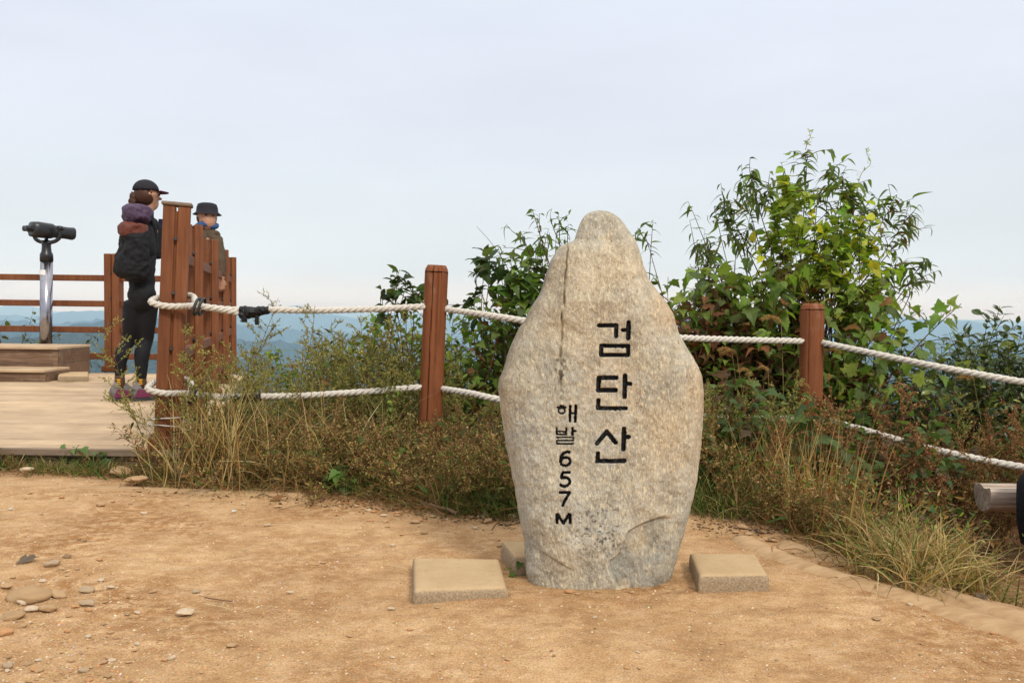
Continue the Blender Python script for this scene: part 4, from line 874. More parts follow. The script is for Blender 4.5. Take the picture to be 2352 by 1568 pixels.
scatter(BRR, 20, (1530, 1760), (4.65, 5.2), lambda u, y, rs: float(np.interp(u, [1530, 1600, 1650, 1700, 1760], [655, 590, 540, 560, 620])) + 150 * rs.random(), 'rusty red leaved bramble', 'shrub', 'red brambles right of the stone', sd=7)
scatter(BRR, 8, (1900, 2250), (4.6, 5.2), lambda u, y, rs: 800 + 170 * rs.random(), 'reddish bramble behind the rope', 'shrub', 'red brambles right of the scuffed post', sd=8)
scatter(BRL, 44, (1640, 2230), (3.7, 4.7), lambda u, y, rs: 860 + 260 * rs.random(), 'low bramble before the lower rope', 'shrub', 'low brambles near the scuffed post', sd=9, back=.45)
scatter(BR, 9, (600, 900), (4.7, 5.4), lambda u, y, rs: 730 + 110 * rs.random(), 'thin leafy bramble against the hills', 'shrub', 'brambles against the blue hills', sd=10)
single(BR, 2, 900, 4.3, 905, 880, 'small green bramble under the lower rope left of the cracked post', 'shrub')
scatter(MUG, 16, (1640, 1850), (3.9, 4.2), lambda u, y, rs: 850 + 80 * rs.random(), 'green mugwort before the lower rope', 'weed', 'mugwort before the lower rope right of the stone', sd=62)
scatter(BRL, 15, (1650, 1850), (3.85, 4.2), lambda u, y, rs: 835 + 140 * rs.random(), 'broad bramble hiding the lower rope', 'shrub', 'brambles hiding the lower rope', sd=63)
scatter(BRL, 12, (1890, 2130), (3.7, 4.1), lambda u, y, rs: 930 + 110 * rs.random(), 'broad bramble leaning over the lower rope', 'shrub', 'brambles leaning over the lower rope', sd=65)
# --- dark glossy shrub at the right
DK = [(.055, .085, .024), (.08, .115, .03), (.12, .155, .035), (.22, .26, .05)]
WG = Kind('dark_leaved_shrub', [shoot(340 + i, 1., T_ELL, .056, DK, (4, 4, 2, .5), 9, .034, .0, opp=True, bl=.30, stemc=(.07, .05, .03), petiole=.006, up=.9, bend=.12) for i in range(4)], mats=('twig', 'leafgloss')); WG.h = 1.03
for i, (u, v) in enumerate([(2155, 672), (2195, 712), (2242, 730), (2345, 683), (2300, 745), (2120, 755), (2080, 745), (2270, 760), (2385, 700)]):
    single(WG, i, u + rr_.uniform(-25, 25), 4.9 + .3 * rr_.random(), u, v, ['upright dark glossy shoot, tallest near the right of the sky gap', 'second dark glossy shoot, right of the tallest', 'third dark glossy shoot against the far blue mountain', 'tall dark shoot at the right edge above the rope', 'dark shoot between two taller ones near the right edge', 'dark shoot rising just right of the blue mountain gap', 'dark shoot at the left end of the dark shrubs', 'short dark shoot in the dark shrub clump', 'dark shoot cut off by the right edge'][i], 'shrub', rz=i * 1.3, hk=1.03)
scatter(WG, 64, (2050, 2480), (4.6, 5.4), lambda u, y, rs: float(np.interp(u, [2050, 2150, 2250, 2330, 2480], [800, 740, 750, 715, 710])) + 130 * rs.random(), 'dense dark green shrub behind rope', 'shrub', 'dark shrubs behind the rope at the right', sd=11)
# --- shrub beyond the deck at the far left
LB = Kind('leafy_twig', [shoot(360 + i, 1., T_ELL, .075, [(.10, .11, .03), (.06, .07, .02), (.13, .09, .03), (.14, .17, .04)], (3, 3, 1, 2), 6, .07, .3, stemc=(.07, .04, .03), bend=.3) for i in range(3)])
for i, (ub, ut, vt) in enumerate([(20, 5, 640), (45, 48, 735), (10, 20, 690), (80, 92, 745), (70, 60, 770), (150, 178, 732), (140, 150, 770), (190, 175, 765), (230, 240, 800), (110, 120, 770), (-20, -10, 700), (205, 215, 815), (170, 190, 790)]):
    y = 9.8 + .5 * rr_.random(); x = xat(ub, y); zb = P(ub, 905, y).z; t = P(ut, vt, y)
    r = single(LB, i, ub, y, ut, vt, ['tall leafy twig at the far left beyond the railing', 'leafy twig just left of the steel pole beyond the railing', 'curled leaf twig at the left edge of the photo', 'leafy twig behind the steel pole', 'low leafy twig left of the pole by the lower rail', 'thin twig with drooping leaf tip right of the pole', 'small twig right of the pole below the middle rail', 'twig with two pointed leaves right of the pole', 'low leaves left of the railing post behind the deck', 'leafy clump just right of the pole foot', 'twig at the extreme left edge above the rail', 'low leaf clump near the railing post foot', 'slender twig between pole and railing post'][i], 'plant', rz=i * 2., hk=1.03, group='twigs beyond the far railing', z=zb)
# --- tall drooping-leaf shrub with a yellow-green vine, drawn stem by stem
def big_shrub(nm, label, cat, base, tips, Y, yj, T, lsize, cols, wts, seed, twigs=4, space=.03, r0=.012, mat='leaf', leafy0=.45, stemc=(.09, .045, .03)):
    rs = np.random.default_rng(seed); st = PB(); lf = PB(); b0 = P(*base, Y); root = empty(nm, (b0.x, Y, float(gz(b0.x, Y))), label, cat); off = np.array(root.location); O = []; D = []; Nn = []
    def put_leaves(c, a):
        L = np.linalg.norm(np.diff(c, axis=0), axis=1).sum(); n = max(3, int(L * (1 - a) / space)); ph = rs.random() * 6.28
        for i in range(n):
            t = min(.999, a + (1 - a) * ((i + .7) / n) ** .8); p, d = at(c, t); ph += 2.4 + rs.normal() * .4; e1 = unit(np.cross(d, [.3, .1, 1.])); e2 = np.cross(d, e1)
            o = e1 * math.cos(ph) + e2 * math.sin(ph) + d * .5; O.append(p); D.append(o + np.array([0, 0, -.15 + .35 * rs.normal()])); Nn.append(np.array([0, 0, 1]) + .4 * rs.normal(size=3))
    for (u, v) in tips:
        dy = rs.uniform(-yj, yj); tp = np.array(tuple(P(u, v, Y + dy))); bs = off + np.array([rs.normal() * .10, rs.normal() * .06, -.02]); mid = (bs + tp) / 2 + np.array([(bs[0] - tp[0]) * .12 + rs.normal() * .05, rs.normal() * .05, .12])
        c = catmull([bs, mid, tp + (mid - tp) * .25 * np.array([1, 1, .9]), tp], 7); st.tube(c - off, np.linspace(r0, .0012, len(c)), stemc, 5); put_leaves(c, leafy0)
        for k in range(twigs):
            t = rs.uniform(leafy0, .93); p, d = at(c, t); L = (.12 + .16 * rs.random()) * (1.3 - t); b = curve_pts(rs, p, d * .6 + rs.normal(size=3) * [.6, .5, .4], L * 1.5, 5, .3, .2); st.tube(b - off, np.linspace(.003, .001, len(b)), stemc, 4); put_leaves(b, .15)
    n = len(O); O, D, Nn = map(np.array, (O, D, Nn)); which = rs.integers(0, len(T), n); S = lsize * (.6 + .6 * rs.random(n)); C = pal(rs, cols, wts, n)
    for k, TT_ in enumerate(T):
        m = which == k; lf.add(*batch(TT_, O[m] - off, D[m], Nn[m], S[m], C[m], .8 + .4 * rs.random(m.sum())))
    ob('stems', st.mesh('stems', M['twig']), root, (0, 0, 0)); ob('leaves', lf.mesh('leaves', M[mat], False), root, (0, 0, 0)); return root
PG = [(.085, .125, .035), (.12, .175, .045), (.18, .25, .05), (.22, .14, .05)]
big_shrub('willow_leaved_shrub', 'tallest shrub with long drooping dark leaves, right of the stone', 'shrub', (1850, 1050),
    [(1855, 345), (1700, 412), (1722, 404), (1665, 462), (1655, 458), (1938, 408), (1905, 385), (1760, 425), (1968, 440), (2060, 452), (2092, 492), (2096, 520), (2128, 592), (2108, 640), (2052, 610), (1985, 470), (1930, 530), (1880, 430), (1620, 560), (1600, 555), (1690, 520), (1820, 420), (1990, 520), (2040, 700)], 5.15, .25,
    [T_WIL, T_WIL2, T_WIL2], .066, PG, (3, 4, 3, .8), 401, twigs=5, space=.034, r0=.006, leafy0=.62)
big_shrub('willow_leaved_shrub', 'sparse willow-leaved shrub with bare tips, behind the left shoulder of the stone', 'shrub', (1290, 1000),
    [(1222, 480), (1283, 492), (1305, 515), (1195, 530), (1235, 545), (1150, 585), (1310, 590), (1245, 560), (1210, 600)], 5.0, .15, [T_WIL, T_WIL2], .058, PG + [(.14, .17, .05)], (2, 3, 3, 0, 1), 403, twigs=2, space=.055, r0=.006)
big_shrub('willow_leaved_shrub', 'thin willow-leaved stem just right of the stone top', 'shrub', (1470, 1000), [(1500, 505), (1462, 530), (1488, 560), (1505, 630)], 5.0, .1, [T_WIL, T_WIL2], .055, PG, (3, 3, 2, 0), 404, twigs=1, space=.075, r0=.004, leafy0=.6)
big_shrub('willow_leaved_shrub', 'pair of lone thin stems with a few drooping leaves against the sky', 'shrub', (1650, 1000), [(1580, 462), (1584, 505), (1640, 475), (1612, 560)], 5.1, .1, [T_WIL, T_WIL2], .062, PG, (3, 3, 2, 0), 405, twigs=0, space=.11, r0=.004, leafy0=.7)
YG = [(.30, .40, .045), (.38, .46, .05), (.19, .30, .035), (.60, .56, .05), (.12, .20, .03)]
big_shrub('leafy_vine', 'yellow green round-leaved vine climbing over the tallest shrub', 'vine', (1880, 1050),
    [(1800, 415), (1812, 430), (1780, 480), (1770, 540), (1835, 520), (1850, 440), (1870, 560), (1900, 600), (1955, 425), (1975, 500), (1995, 560), (2010, 610), (1940, 570), (1960, 650), (1985, 710), (2020, 640), (1845, 600), (1800, 580), (1925, 640), (1990, 690), (1765, 600), (1965, 745), (2000, 750)], 5.05, .22,
    [T_RND, T_RND, T_LOBE2], .062, YG, (3, 4, 2, 1.2, .6), 402, twigs=8, space=.032, r0=.003, leafy0=.5)
big_shrub('leafy_vine', 'bright green vine leaves beside the left shoulder of the stone', 'vine', (1230, 1000), [(1180, 640), (1205, 625), (1225, 640), (1150, 660), (1245, 610), (1215, 690), (1190, 720)], 4.95, .15, [T_RND, T_LOBE2], .075, [(.12, .20, .03), (.17, .25, .04), (.07, .12, .02)], (3, 1.5, 3), 406, twigs=4, space=.04, r0=.003, leafy0=.45)
big_shrub('broadleaf_shrub', 'dark broad drooping leaves just right of the cracked post', 'shrub', (1130, 1000), [(1112, 592), (1128, 605), (1095, 620), (1100, 660), (1150, 625), (1075, 690)], 5.0, .1, [T_ELL, T_ELL, T_LOBE2], .095, [(.03, .055, .018), (.05, .085, .02), (.09, .12, .03)], (3, 3, 1), 407, twigs=2, space=.045, r0=.004, leafy0=.75)
big_shrub('broadleaf_shrub', 'leafy shoot just left of the cracked post top', 'shrub', (960, 1000), [(912, 640), (935, 648), (905, 670), (955, 665), (930, 700), (880, 720)], 4.9, .1, [T_ELL, T_LOBE2], .08, [(.05, .09, .02), (.08, .12, .025), (.04, .06, .02)], (3, 3, 2), 408, twigs=2, space=.045, r0=.004, leafy0=.7)
# pale vine tendrils against the sky
for i, (pts, lb) in enumerate([([(1850, 345), (1855, 325), (1862, 312), (1856, 298)], 'pale curling vine tip above the tallest shrub'), ([(1968, 440), (1978, 400), (2000, 375), (1990, 350), (1995, 338)], 'pale curling vine tip at the right of the tallest shrub'), ([(1185, 660), (1160, 605), (1130, 560), (1095, 520)], 'long bare whip leaning left across the sky')]):
    st = PB(); lf = PB(); c = catmull([P(u, v, 5.05) for u, v in pts], 6); o0 = c[0].copy(); st.tube(c - o0, np.linspace(.0025, .001, len(c)), (.30, .32, .14) if i < 2 else (.16, .12, .09), 4); root = empty('vine_tip' if i < 2 else 'bare_whip', o0, lb, 'vine' if i < 2 else 'twig')
    ob('stem', st.mesh('stem', M['twig']), root, (0, 0, 0))
    if i < 2:
        n = 16; rs = np.random.default_rng(i); tt_ = np.linspace(.15, .98, n); O = np.array([at(c, t)[0] for t in tt_]) - o0
        lf.add(*batch(T_THIN, O, rs.normal(size=(n, 3)), rs.normal(size=(n, 3)), .022 + .015 * rs.random(n), pal(rs, [(.35, .38, .14), (.42, .44, .2)], (1, 1), n), np.full(n, 1.8))); ob('leaves', lf.mesh('leaves', M['leaf'], False), root, (0, 0, 0))
# --- foxtails
FX = Kind('foxtail_grass', [foxtail(500 + i) for i in range(5)], parts=('stalk', 'seed_head'), mats=('twig', 'seed')); FX.h = .93
fx = [(438, 738), (712, 830), (1820, 722, ), (1735, 860), (1790, 870), (1815, 835), (1855, 905), (1880, 880), (1700, 845), (1740, 790), (2145, 850), (2190, 833), (2255, 852), (2010, 880), (2000, 1000), (1960, 975), (1920, 940), (2030, 1090), (2020, 1130), (2100, 1110), (2120, 1170), (2200, 1150), (1700, 790), (775, 900), (800, 960), (640, 830), (530, 860), (540, 1130), (690, 1120), (1755, 830), (1840, 780), (2060, 1060), (2240, 1000), (1905, 860), (578, 700), (500, 800)]
for i, (u, v) in enumerate(fx):
    y = (4.0 if v > 950 else 4.3) + .3 * rr_.random(); ub = u + rr_.uniform(-60, 60); x = xat(ub, y); y = max(y, yedge(x) + .12)
    lr = 'left' if u < 1200 else 'right'; single(FX, i, ub, y, u, v, 'straw foxtail grass with fuzzy nodding head %s of the stone' % lr, 'grass stem', rz=i * 1.9, hk=.93, group='foxtail grass %s of the stone' % lr)
# --- undergrowth nobody could count
def ground_pts(n, ur, dy, sd, f=None):
    rs = np.random.default_rng(sd); out = []
    while len(out) < n:
        u = rs.uniform(*ur); y0 = 4.0; x = xat(u, y0)
        for _ in range(3): y0 = float(yedge(x)); x = xat(u, y0)
        y = y0 + dy[0] + (dy[1] - dy[0]) * rs.random() + max(0, u - 1850) / 300 * .13 + .18 * float(vn(x * 3.3, 1.5, 4)) - .07; x = xat(u, y)
        if -9 < x < railx(y) + .2 and y > fy - .02: continue
        if u > 2190 and dy[0] < y - yedge(x) and (y - yedge(x) > .40) and y < 3.8: continue
        out.append((x, y, float(gz(x, y)) - .01))
    return out
BRN = [(.24, .125, .045), (.33, .19, .075), (.44, .30, .13), (.15, .085, .035), (.15, .15, .045)]
STR = [(.46, .33, .14), (.58, .44, .21), (.36, .21, .08), (.19, .20, .06)]
GG = [(.07, .12, .02), (.11, .16, .03), (.20, .20, .05), (.30, .24, .09), (.04, .08, .015)]
pb = PB()
pb.add(*tufts(ground_pts(420, (380, 1240), (.03, 1.0), 21), 22, .22, .0030, BRN, (3, 3, 2, 3, 2), (.2, 2.4), 31, .08, 2.2))
pb.add(*tufts(ground_pts(260, (1600, 2500), (.12, 1.2), 22), 22, .22, .0034, BRN, (3, 3, 2, 3, 1), (.2, 2.4), 32, .08, 2.2))
pb.add(*tufts(ground_pts(100, (-60, 460), (.05, .14), 23), 18, .10, .0035, BRN + [(.08, .13, .03)], (3, 3, 2, 2, 1, 2), (.8, 2.5), 33, .05, 1.4))
u_ = ob('undergrowth', pb.mesh('undergrowth', M['grass'], False)); tag(u_, 'brown tangle of dead stems and undergrowth along the foot of the fence', 'undergrowth', kind='stuff')
pb = PB()
pb.add(*tufts(ground_pts(80, (1700, 1980), (.25, 1.0), 24), 8, .50, .0042, STR + [(.40, .17, .06)], (2, 1, 3, .5, 3), (.1, .9), 34, .05, .45))
pb.add(*tufts(ground_pts(70, (560, 900), (.12, .8), 25), 6, .52, .0040, STR, (3, 3, 3, 1), (.2, 1.6), 35, .08, 1.2))
pb.add(*tufts(ground_pts(16, (420, 560), (.0, .25), 29), 12, .55, .0045, STR, (4, 4, 2, 0), (.1, 1.2), 45, .07, .6))
pb.add(*tufts(ground_pts(60, (2020, 2480), (.10, .45), 26), 20, .27, .0036, STR, (4, 4, 2, 1), (.6, 2.6), 36, .05, 1.0))
u_ = ob('dry_grass', pb.mesh('dry_grass', M['grass'], False)); tag(u_, 'straw coloured dry grass standing and arching along the fence', 'grass', kind='stuff')
pb = PB()
pb.add(*tufts(ground_pts(50, (1060, 1215), (-.02, .45), 27), 34, .20, .0030, GG, (3, 3, 2, 1, 3), (.5, 2.2), 37, .05, 1.0))
pb.add(*tufts(ground_pts(44, (1575, 1700), (.0, .5), 28), 26, .20, .0036, GG, (3, 3, 3, 2, 2), (.5, 2.2), 38, .05, 1.0))
pb.add(*tufts(ground_pts(30, (780, 1060), (.0, .4), 30), 26, .16, .0030, GG, (3, 3, 2, 1, 3), (.5, 2.2), 39, .05, 1.0))
pb.add(*tufts(ground_pts(16, (-40, 330), (.02, .16), 40), 20, .13, .0045, GG, (3, 3, 3, 3, 1), (.5, 2.2), 41, .03, 1.2))
pb.add(*tufts(ground_pts(20, (2000, 2480), (.10, .6), 42), 14, .26, .0038, GG, (3, 3, 3, 3, 1), (.5, 2.2), 43, .04, 1.0))
u_ = ob('green_grass', pb.mesh('green_grass', M['grass'], False)); tag(u_, 'green grass tufts at the edge of the dirt path', 'grass', kind='stuff')
pb = PB(); rs = np.random.default_rng(78); VT = [(a, b) for a, b in [mugwort(700 + i, .34, RUST + OLIVE, (3, 3, 3, 2, 1, 1, 1, 1, 1), 13, .3, .35, (.19, .10, .05), dens=1.5) for i in range(6)]]
for ur, dyy, n, sc_ in (((430, 1235), (.02, .9), 330, 1.), ((1640, 1960), (.10, 1.0), 110, .9), ((1235, 1600), (.25, 1.3), 130, 1.5), ((1960, 2480), (.55, 1.3), 80, .9), ((-40, 430), (.06, .15), 18, .4)):
    for (x, y, z) in ground_pts(n, ur, dyy, 79):
        a, b = VT[rs.integers(0, 6)]; th = rs.random() * 6.28; sc2 = sc_ * (.5 + .6 * rs.random()); R3 = np.array(Matrix.Rotation(rs.normal() * .55, 3, 'X') @ Matrix.Rotation(th, 3, 'Z'))
        for q in (a, b):
            off_ = pb.n
            for V_, F_, C_ in zip(q.V, q.F, q.C): pb.V.append(V_ @ R3.T * sc2 + [x, y, z]); pb.F.append(F_ + off_); pb.C.append(C_)
            pb.n += q.n
u_ = ob('weed_tangle', pb.mesh('weed_tangle', M['seed'], False)); tag(u_, 'tangled rusty dry weed sprays lying low along the foot of the thicket', 'weeds', kind='stuff')
# dark small-leaved filler low in the thicket
pb = PB(); rs = np.random.default_rng(77)
for ur, n, cols, wts in (((560, 1230), 5000, BRN + [(.05, .08, .015)], (3, 2, 1, 3, 2, 3)), ((1600, 2500), 7000, GRN + BRN, (1, 1, 2, 0, 2, 2, 2, 2, 1))):
    pts = np.array(ground_pts(1200, ur, (.08, 1.3), 55)); k = rs.integers(0, len(pts), n); O = pts[k] + rs.normal(size=(n, 3)) * [.05, .05, 0]; O[:, 2] += rs.random(n) * .30
    pb.add(*batch(T_THIN, O, rs.normal(size=(n, 3)) + [0, 0, .4], rs.normal(size=(n, 3)), .012 + .018 * rs.random(n), pal(rs, cols, wts, n), 1.0 + 1.2 * rs.random(n)))
u_ = ob('weed_leaves', pb.mesh('weed_leaves', M['leaf'], False)); tag(u_, 'small leaves of low weeds filling the thicket along the fence', 'weeds', kind='stuff')
# small green weeds at the very edge
def rosette(seed, T=T_LOBE2, n=14, s=.05, cols=((.09, .17, .03), (.06, .12, .02), (.14, .22, .05))):
    rs = np.random.default_rng(seed); st = PB(); lf = PB(); O = []; D = []
    for i in range(n):
        a = rs.random() * 6.28; r = .01 + .05 * rs.random(); h = .02 + .08 * rs.random(); p = np.array([math.cos(a) * r, math.sin(a) * r, h]); st.tube([np.zeros(3), p * [.5, .5, .6], p], .0012, (.10, .12, .04), 3); O.append(p); D.append([math.cos(a), math.sin(a), .25 * rs.normal()])
    lf.add(*batch(T, O, D, rs.normal(size=(n, 3)) * .3 + [0, -.3, 1], s * (.6 + .6 * rs.random(n)), pal(rs, cols, (1,) * len(cols), n), np.ones(n))); return st, lf
RO = Kind('green_weed', [rosette(600 + i) for i in range(3)])
for i, (u, v, s, lb) in enumerate([(545, 1098, .9, 'weed sprout beside the pale rocks at the left'), (640, 1104, .8, 'weed sprout at the edge left of the bright clump'), (715, 1090, 1.5, 'bright green weed clump in the dry thicket edge'), (790, 1128, 1.3, 'weed sprout hanging over the dirt edge'), (870, 1110, 1.0, 'weed sprout in front of the thicket'), (180, 1072, 1.2, 'broad green weed under the deck edge'), (225, 1076, 1.1, 'second broad green weed under the deck edge'), (1195, 1318, .55, 'green weed between the paver and the stone foot'), (1630, 1100, 1.4, 'green weed right of the stone edge'), (1765, 1150, 1.5, 'green weed in front of the dry stalks'), (2130, 1130, 1.6, 'large green weed left of the log bench'), (1960, 1140, 1.6, 'broad green weed low in the grass'), (1100, 1120, 1.2, 'green weed low beside the stone'), (2060, 1180, 1.2, 'green weed above the edging logs'), (1940, 1190, 1.2, 'green weed near the edging logs')]):
    p = G(u, v, .0) ; y = p.y
    RO.put(p.x, y, i, s, i * 1.1, lb, 'weed', None)
# ------------------------------------------------------------------ people
def mcol(name, col, rough=.8, **k): return m_plain(name, col, rough, nz=40, amt=.15, bump=.25, bd=.004, **k)
SKIN = mcol('skin', (.42, .22, .14), .55); LEG = mcol('black_leggings', (.009, .009, .011), .75); JK = mcol('black_jacket', (.012, .012, .014), .8)
HAIR = mcol('brown_hair', (.055, .022, .012), .5); CAPM = mcol('dark_cap_cloth', (.018, .016, .022), .8); MAG = mcol('magenta_cloth', (.08, .006, .03), .8)
PUR = mcol('purple_brown_nylon', (.075, .045, .085), .6); RBR = mcol('red_brown_nylon', (.12, .035, .022), .6); SOCK = mcol('brown_sock', (.075, .04, .025), .9); YEL = mcol('yellow_yarn', (.70, .36, .02), .9)
SHG = mcol('grey_shoe_leather', (.16, .145, .14), .7); SHM = mcol('wine_shoe_panel', (.16, .03, .07), .7); SOLE = mcol('shoe_sole', (.05, .05, .05), .8); OLJ = mcol('olive_brown_jacket', (.085, .058, .035), .8); BLU = mcol('blue_scarf', (.04, .085, .20), .85)
NAVY = mcol('navy_plastic', (.02, .022, .06), .4); TRO = mcol('dark_trousers', (.03, .026, .024), .8)
def skin_ob(name, nodes, edges, mat, parent, sub=2):
    """nodes: list of (Vector, radius)"""
    me = bpy.data.meshes.new(name); off = Vector(parent.location); me.from_pydata([tuple(n[0] - off) for n in nodes], edges, []); me.materials.append(mat)
    o = bpy.data.objects.new(name, me); COL.objects.link(o); o.parent = parent
    md = o.modifiers.new('skin', 'SKIN'); md.use_smooth_shade = True; md.branch_smoothing = .6
    for i, (p, r) in enumerate(nodes):
        sv = me.skin_vertices[0].data[i]; sv.radius = (r, r) if not isinstance(r, tuple) else r; sv.use_root = (i == 0)
    s = o.modifiers.new('sub', 'SUBSURF'); s.levels = sub; s.render_levels = sub; return o
def fused(name, parts, mat, parent, vox=.012, fold=.0, smooth=6):
    mb = MB()
    for pt in parts:
        if pt[0] == 't': mb.tube(catmull(pt[1], 5), np.interp(np.linspace(0, 1, (len(pt[1]) - 1) * 5 + 1), np.linspace(0, 1, len(pt[2])), pt[2]), 16)
        else: blob(mb, pt[1], pt[2], 20, 14)
    o = mb.build(name, mat, parent, smooth=True); m = o.modifiers.new('fuse', 'REMESH'); m.mode = 'VOXEL'; m.voxel_size = vox; m.use_smooth_shade = True
    s = o.modifiers.new('smooth', 'SMOOTH'); s.iterations = smooth; s.factor = .5
    if fold:
        tx = bpy.data.textures.new('folds', 'CLOUDS'); tx.noise_scale = .075; tx.noise_depth = 3; d = o.modifiers.new('folds', 'DISPLACE'); d.texture = tx; d.strength = fold; d.mid_level = .5
    return o
def blob(mb, c, ax, n=20, m=12, top=1., f=None):
    """ellipsoid; ax = three axis vectors"""
    V = []; 
    for i in range(m + 1):
        t = math.pi * i / m * top
        for j in range(n):
            a = 2 * math.pi * j / n; p = Vector(c) + ax[0] * (math.sin(t) * math.cos(a)) + ax[1] * (math.sin(t) * math.sin(a)) + ax[2] * math.cos(t)
            if f: p = f(p, t, a)
            V.append(p)
    mb.add(V, [(i * n + j, i * n + (j + 1) % n, (i + 1) * n + (j + 1) % n, (i + 1) * n + j) for i in range(m) for j in range(n)]); return mb
def hand_nodes(nodes, edges, wi, wrist, d, side, s=1.):
    """five fingers growing from the wrist node"""
    d = d.normalized(); side = side.normalized(); nrm = d.cross(side).normalized(); palm = wrist + d * .05 * s
    nodes.append((palm, .020 * s)); pi = len(nodes) - 1; edges.append((wi, pi))
    for k, (o_, L) in enumerate(((-.030, .062), (-.010, .074), (.010, .070), (.030, .055))):
        b = palm + side * o_ * s + d * .030 * s; nodes.append((b, .009 * s)); i0 = len(nodes) - 1; edges.append((pi, i0))
        q = b + d * L * .5 * s + nrm * .010 * s; nodes.append((q, .008 * s)); edges.append((i0, i0 + 1)); q2 = q + (d * .5 + nrm * .8).normalized() * L * .5 * s; nodes.append((q2, .0065 * s)); edges.append((i0 + 1, i0 + 2))
    t0 = palm - side * .032 * s - d * .008 * s; nodes.append((t0, .0105 * s)); i0 = len(nodes) - 1; edges.append((pi, i0)); nodes.append((t0 - side * .018 * s + d * .034 * s + nrm * .012 * s, .008 * s)); edges.append((i0, i0 + 1))
def person(label, Yp, J, px, face, hatf, jm, lm):
    """J: joints in photo pixels + depth offset"""
    q = {k: P(v[0], v[1], Yp + v[2]) for k, v in J.items()}; r = {k: v[3] * px for k, v in J.items()}
    root = empty('person', (q['pelvis'].x, Yp, DZ), label, 'person'); fd = Vector((face[0], face[1], 0)).normalized(); sd_ = Vector((fd.y, -fd.x, 0)); up_ = Vector((0, 0, 1))
    names = ['pelvis', 'waist', 'chest', 'neckb', 'neck', 'jaw', 'skull', 'hipl', 'kneel', 'calfl', 'anklel', 'hipr', 'kneer', 'calfr', 'ankler', 'shl', 'ell', 'wrl', 'shr', 'elr', 'wrr']
    ix = {n: i for i, n in enumerate(names)}; k_ = .86
    nodes = [(q[n], r[n] * (1. if n in ('neck', 'jaw', 'skull', 'wrl', 'wrr') else k_ * (.8 if n in ('neckb', 'chest') else .88))) for n in names]
    E_ = [('pelvis', 'waist'), ('waist', 'chest'), ('chest', 'neckb'), ('neckb', 'neck'), ('neck', 'jaw'), ('jaw', 'skull'), ('pelvis', 'hipl'), ('hipl', 'kneel'), ('kneel', 'calfl'), ('calfl', 'anklel'), ('pelvis', 'hipr'), ('hipr', 'kneer'), ('kneer', 'calfr'), ('calfr', 'ankler'), ('chest', 'shl'), ('shl', 'ell'), ('ell', 'wrl'), ('chest', 'shr'), ('shr', 'elr'), ('elr', 'wrr')]
    edges = [(ix[a], ix[b]) for a, b in E_]
    hr = r['skull']; hc = q['skull']
    # nose, brow and ears grow out of the head
    nb = hc + fd * hr * .95 - up_ * hr * .35; nodes.append((nb, hr * .16)); edges.append((ix['skull'], len(nodes) - 1)); nodes.append((nb + fd * hr * .28 - up_ * hr * .08, hr * .11)); edges.append((len(nodes) - 2, len(nodes) - 1))
    for s in (-1, 1): nodes.append((hc + sd_ * hr * .98 * s - up_ * hr * .25 - fd * .1 * hr, hr * .17)); edges.append((ix['skull'], len(nodes) - 1))
    hand_nodes(nodes, edges, ix['wrl'], q['wrl'], q['wrl'] - q['ell'], sd_ if abs((q['wrl'] - q['ell']).normalized().dot(sd_)) < .9 else up_)
    hand_nodes(nodes, edges, ix['wrr'], q['wrr'], q['wrr'] - q['elr'], up_ if abs((q['wrr'] - q['elr']).normalized().z) < .7 else sd_)
    parts = []
    for a_, b_ in edges: parts.append(('t', [nodes[a_][0], (nodes[a_][0] + nodes[b_][0]) / 2, nodes[b_][0]], [nodes[a_][1], (nodes[a_][1] + nodes[b_][1]) / 2, nodes[b_][1]]))
    parts.append(('b', hc, (fd * hr * .98, sd_ * hr * .84, up_ * hr * 1.12))); parts.append(('b', q['jaw'] + fd * .012, (fd * r['jaw'] * .95, sd_ * r['jaw'] * .8, up_ * r['jaw'] * .95)))
    for n in ('chest', 'pelvis', 'waist'): parts.append(('b', q[n], (fd * r[n] * .6, sd_ * r[n] * .8, up_ * r[n])))
    fused('body', parts, SKIN, root, .0065, 0, 3)
    lp = [('b', q['pelvis'] - up_ * .02, (fd * r['pelvis'] * .82, sd_ * r['pelvis'] * 1.02, up_ * .13))]
    for s in 'lr': lp.append(('t', [q['hip' + s] + up_ * .02, (q['hip' + s] + q['knee' + s]) / 2, q['knee' + s], q['calf' + s], q['ankle' + s]], [r['hip' + s] * 1.02, r['hip' + s] * .86, r['knee' + s] * .98, r['calf' + s], r['ankle' + s]]))
    fused('leggings', lp, lm, root, .010, .007)
    jp = [('t', [q['pelvis'] - up_ * .01, q['waist'], q['chest'], q['neckb'] - up_ * .03], [r['pelvis'] * .80, r['waist'] * .86, r['chest'] * .84, r['neckb'] * .9]), ('b', q['chest'], (fd * r['chest'] * .75, sd_ * r['chest'] * 1.12, up_ * .17)), ('b', q['waist'], (fd * r['waist'] * .8, sd_ * r['waist'] * 1.05, up_ * .16)), ('b', q['pelvis'], (fd * r['pelvis'] * .88, sd_ * r['pelvis'] * 1.08, up_ * .11)), ('t', [q['neckb'] - up_ * .05, q['neck'] + up_ * .01], [r['neckb'] * .9, r['neck'] * 1.25]), ('t', [q['shl'], q['neckb'] - up_ * .03, q['shr']], [r['shl'] * .95, r['neckb'], r['shr'] * .95])]
    for s in 'lr': jp.append(('t', [q['sh' + s], (q['sh' + s] + q['el' + s]) / 2, q['el' + s], (q['wr' + s] + q['el' + s]) / 2, q['wr' + s]], [r['sh' + s], r['el' + s] * 1.1, r['el' + s], r['wr' + s] * 1.3, r['wr' + s] * 1.25]))
    fused('jacket', jp, jm, root, .011, .022, 4)
    # face: eyes and mouth
    mb = MB()
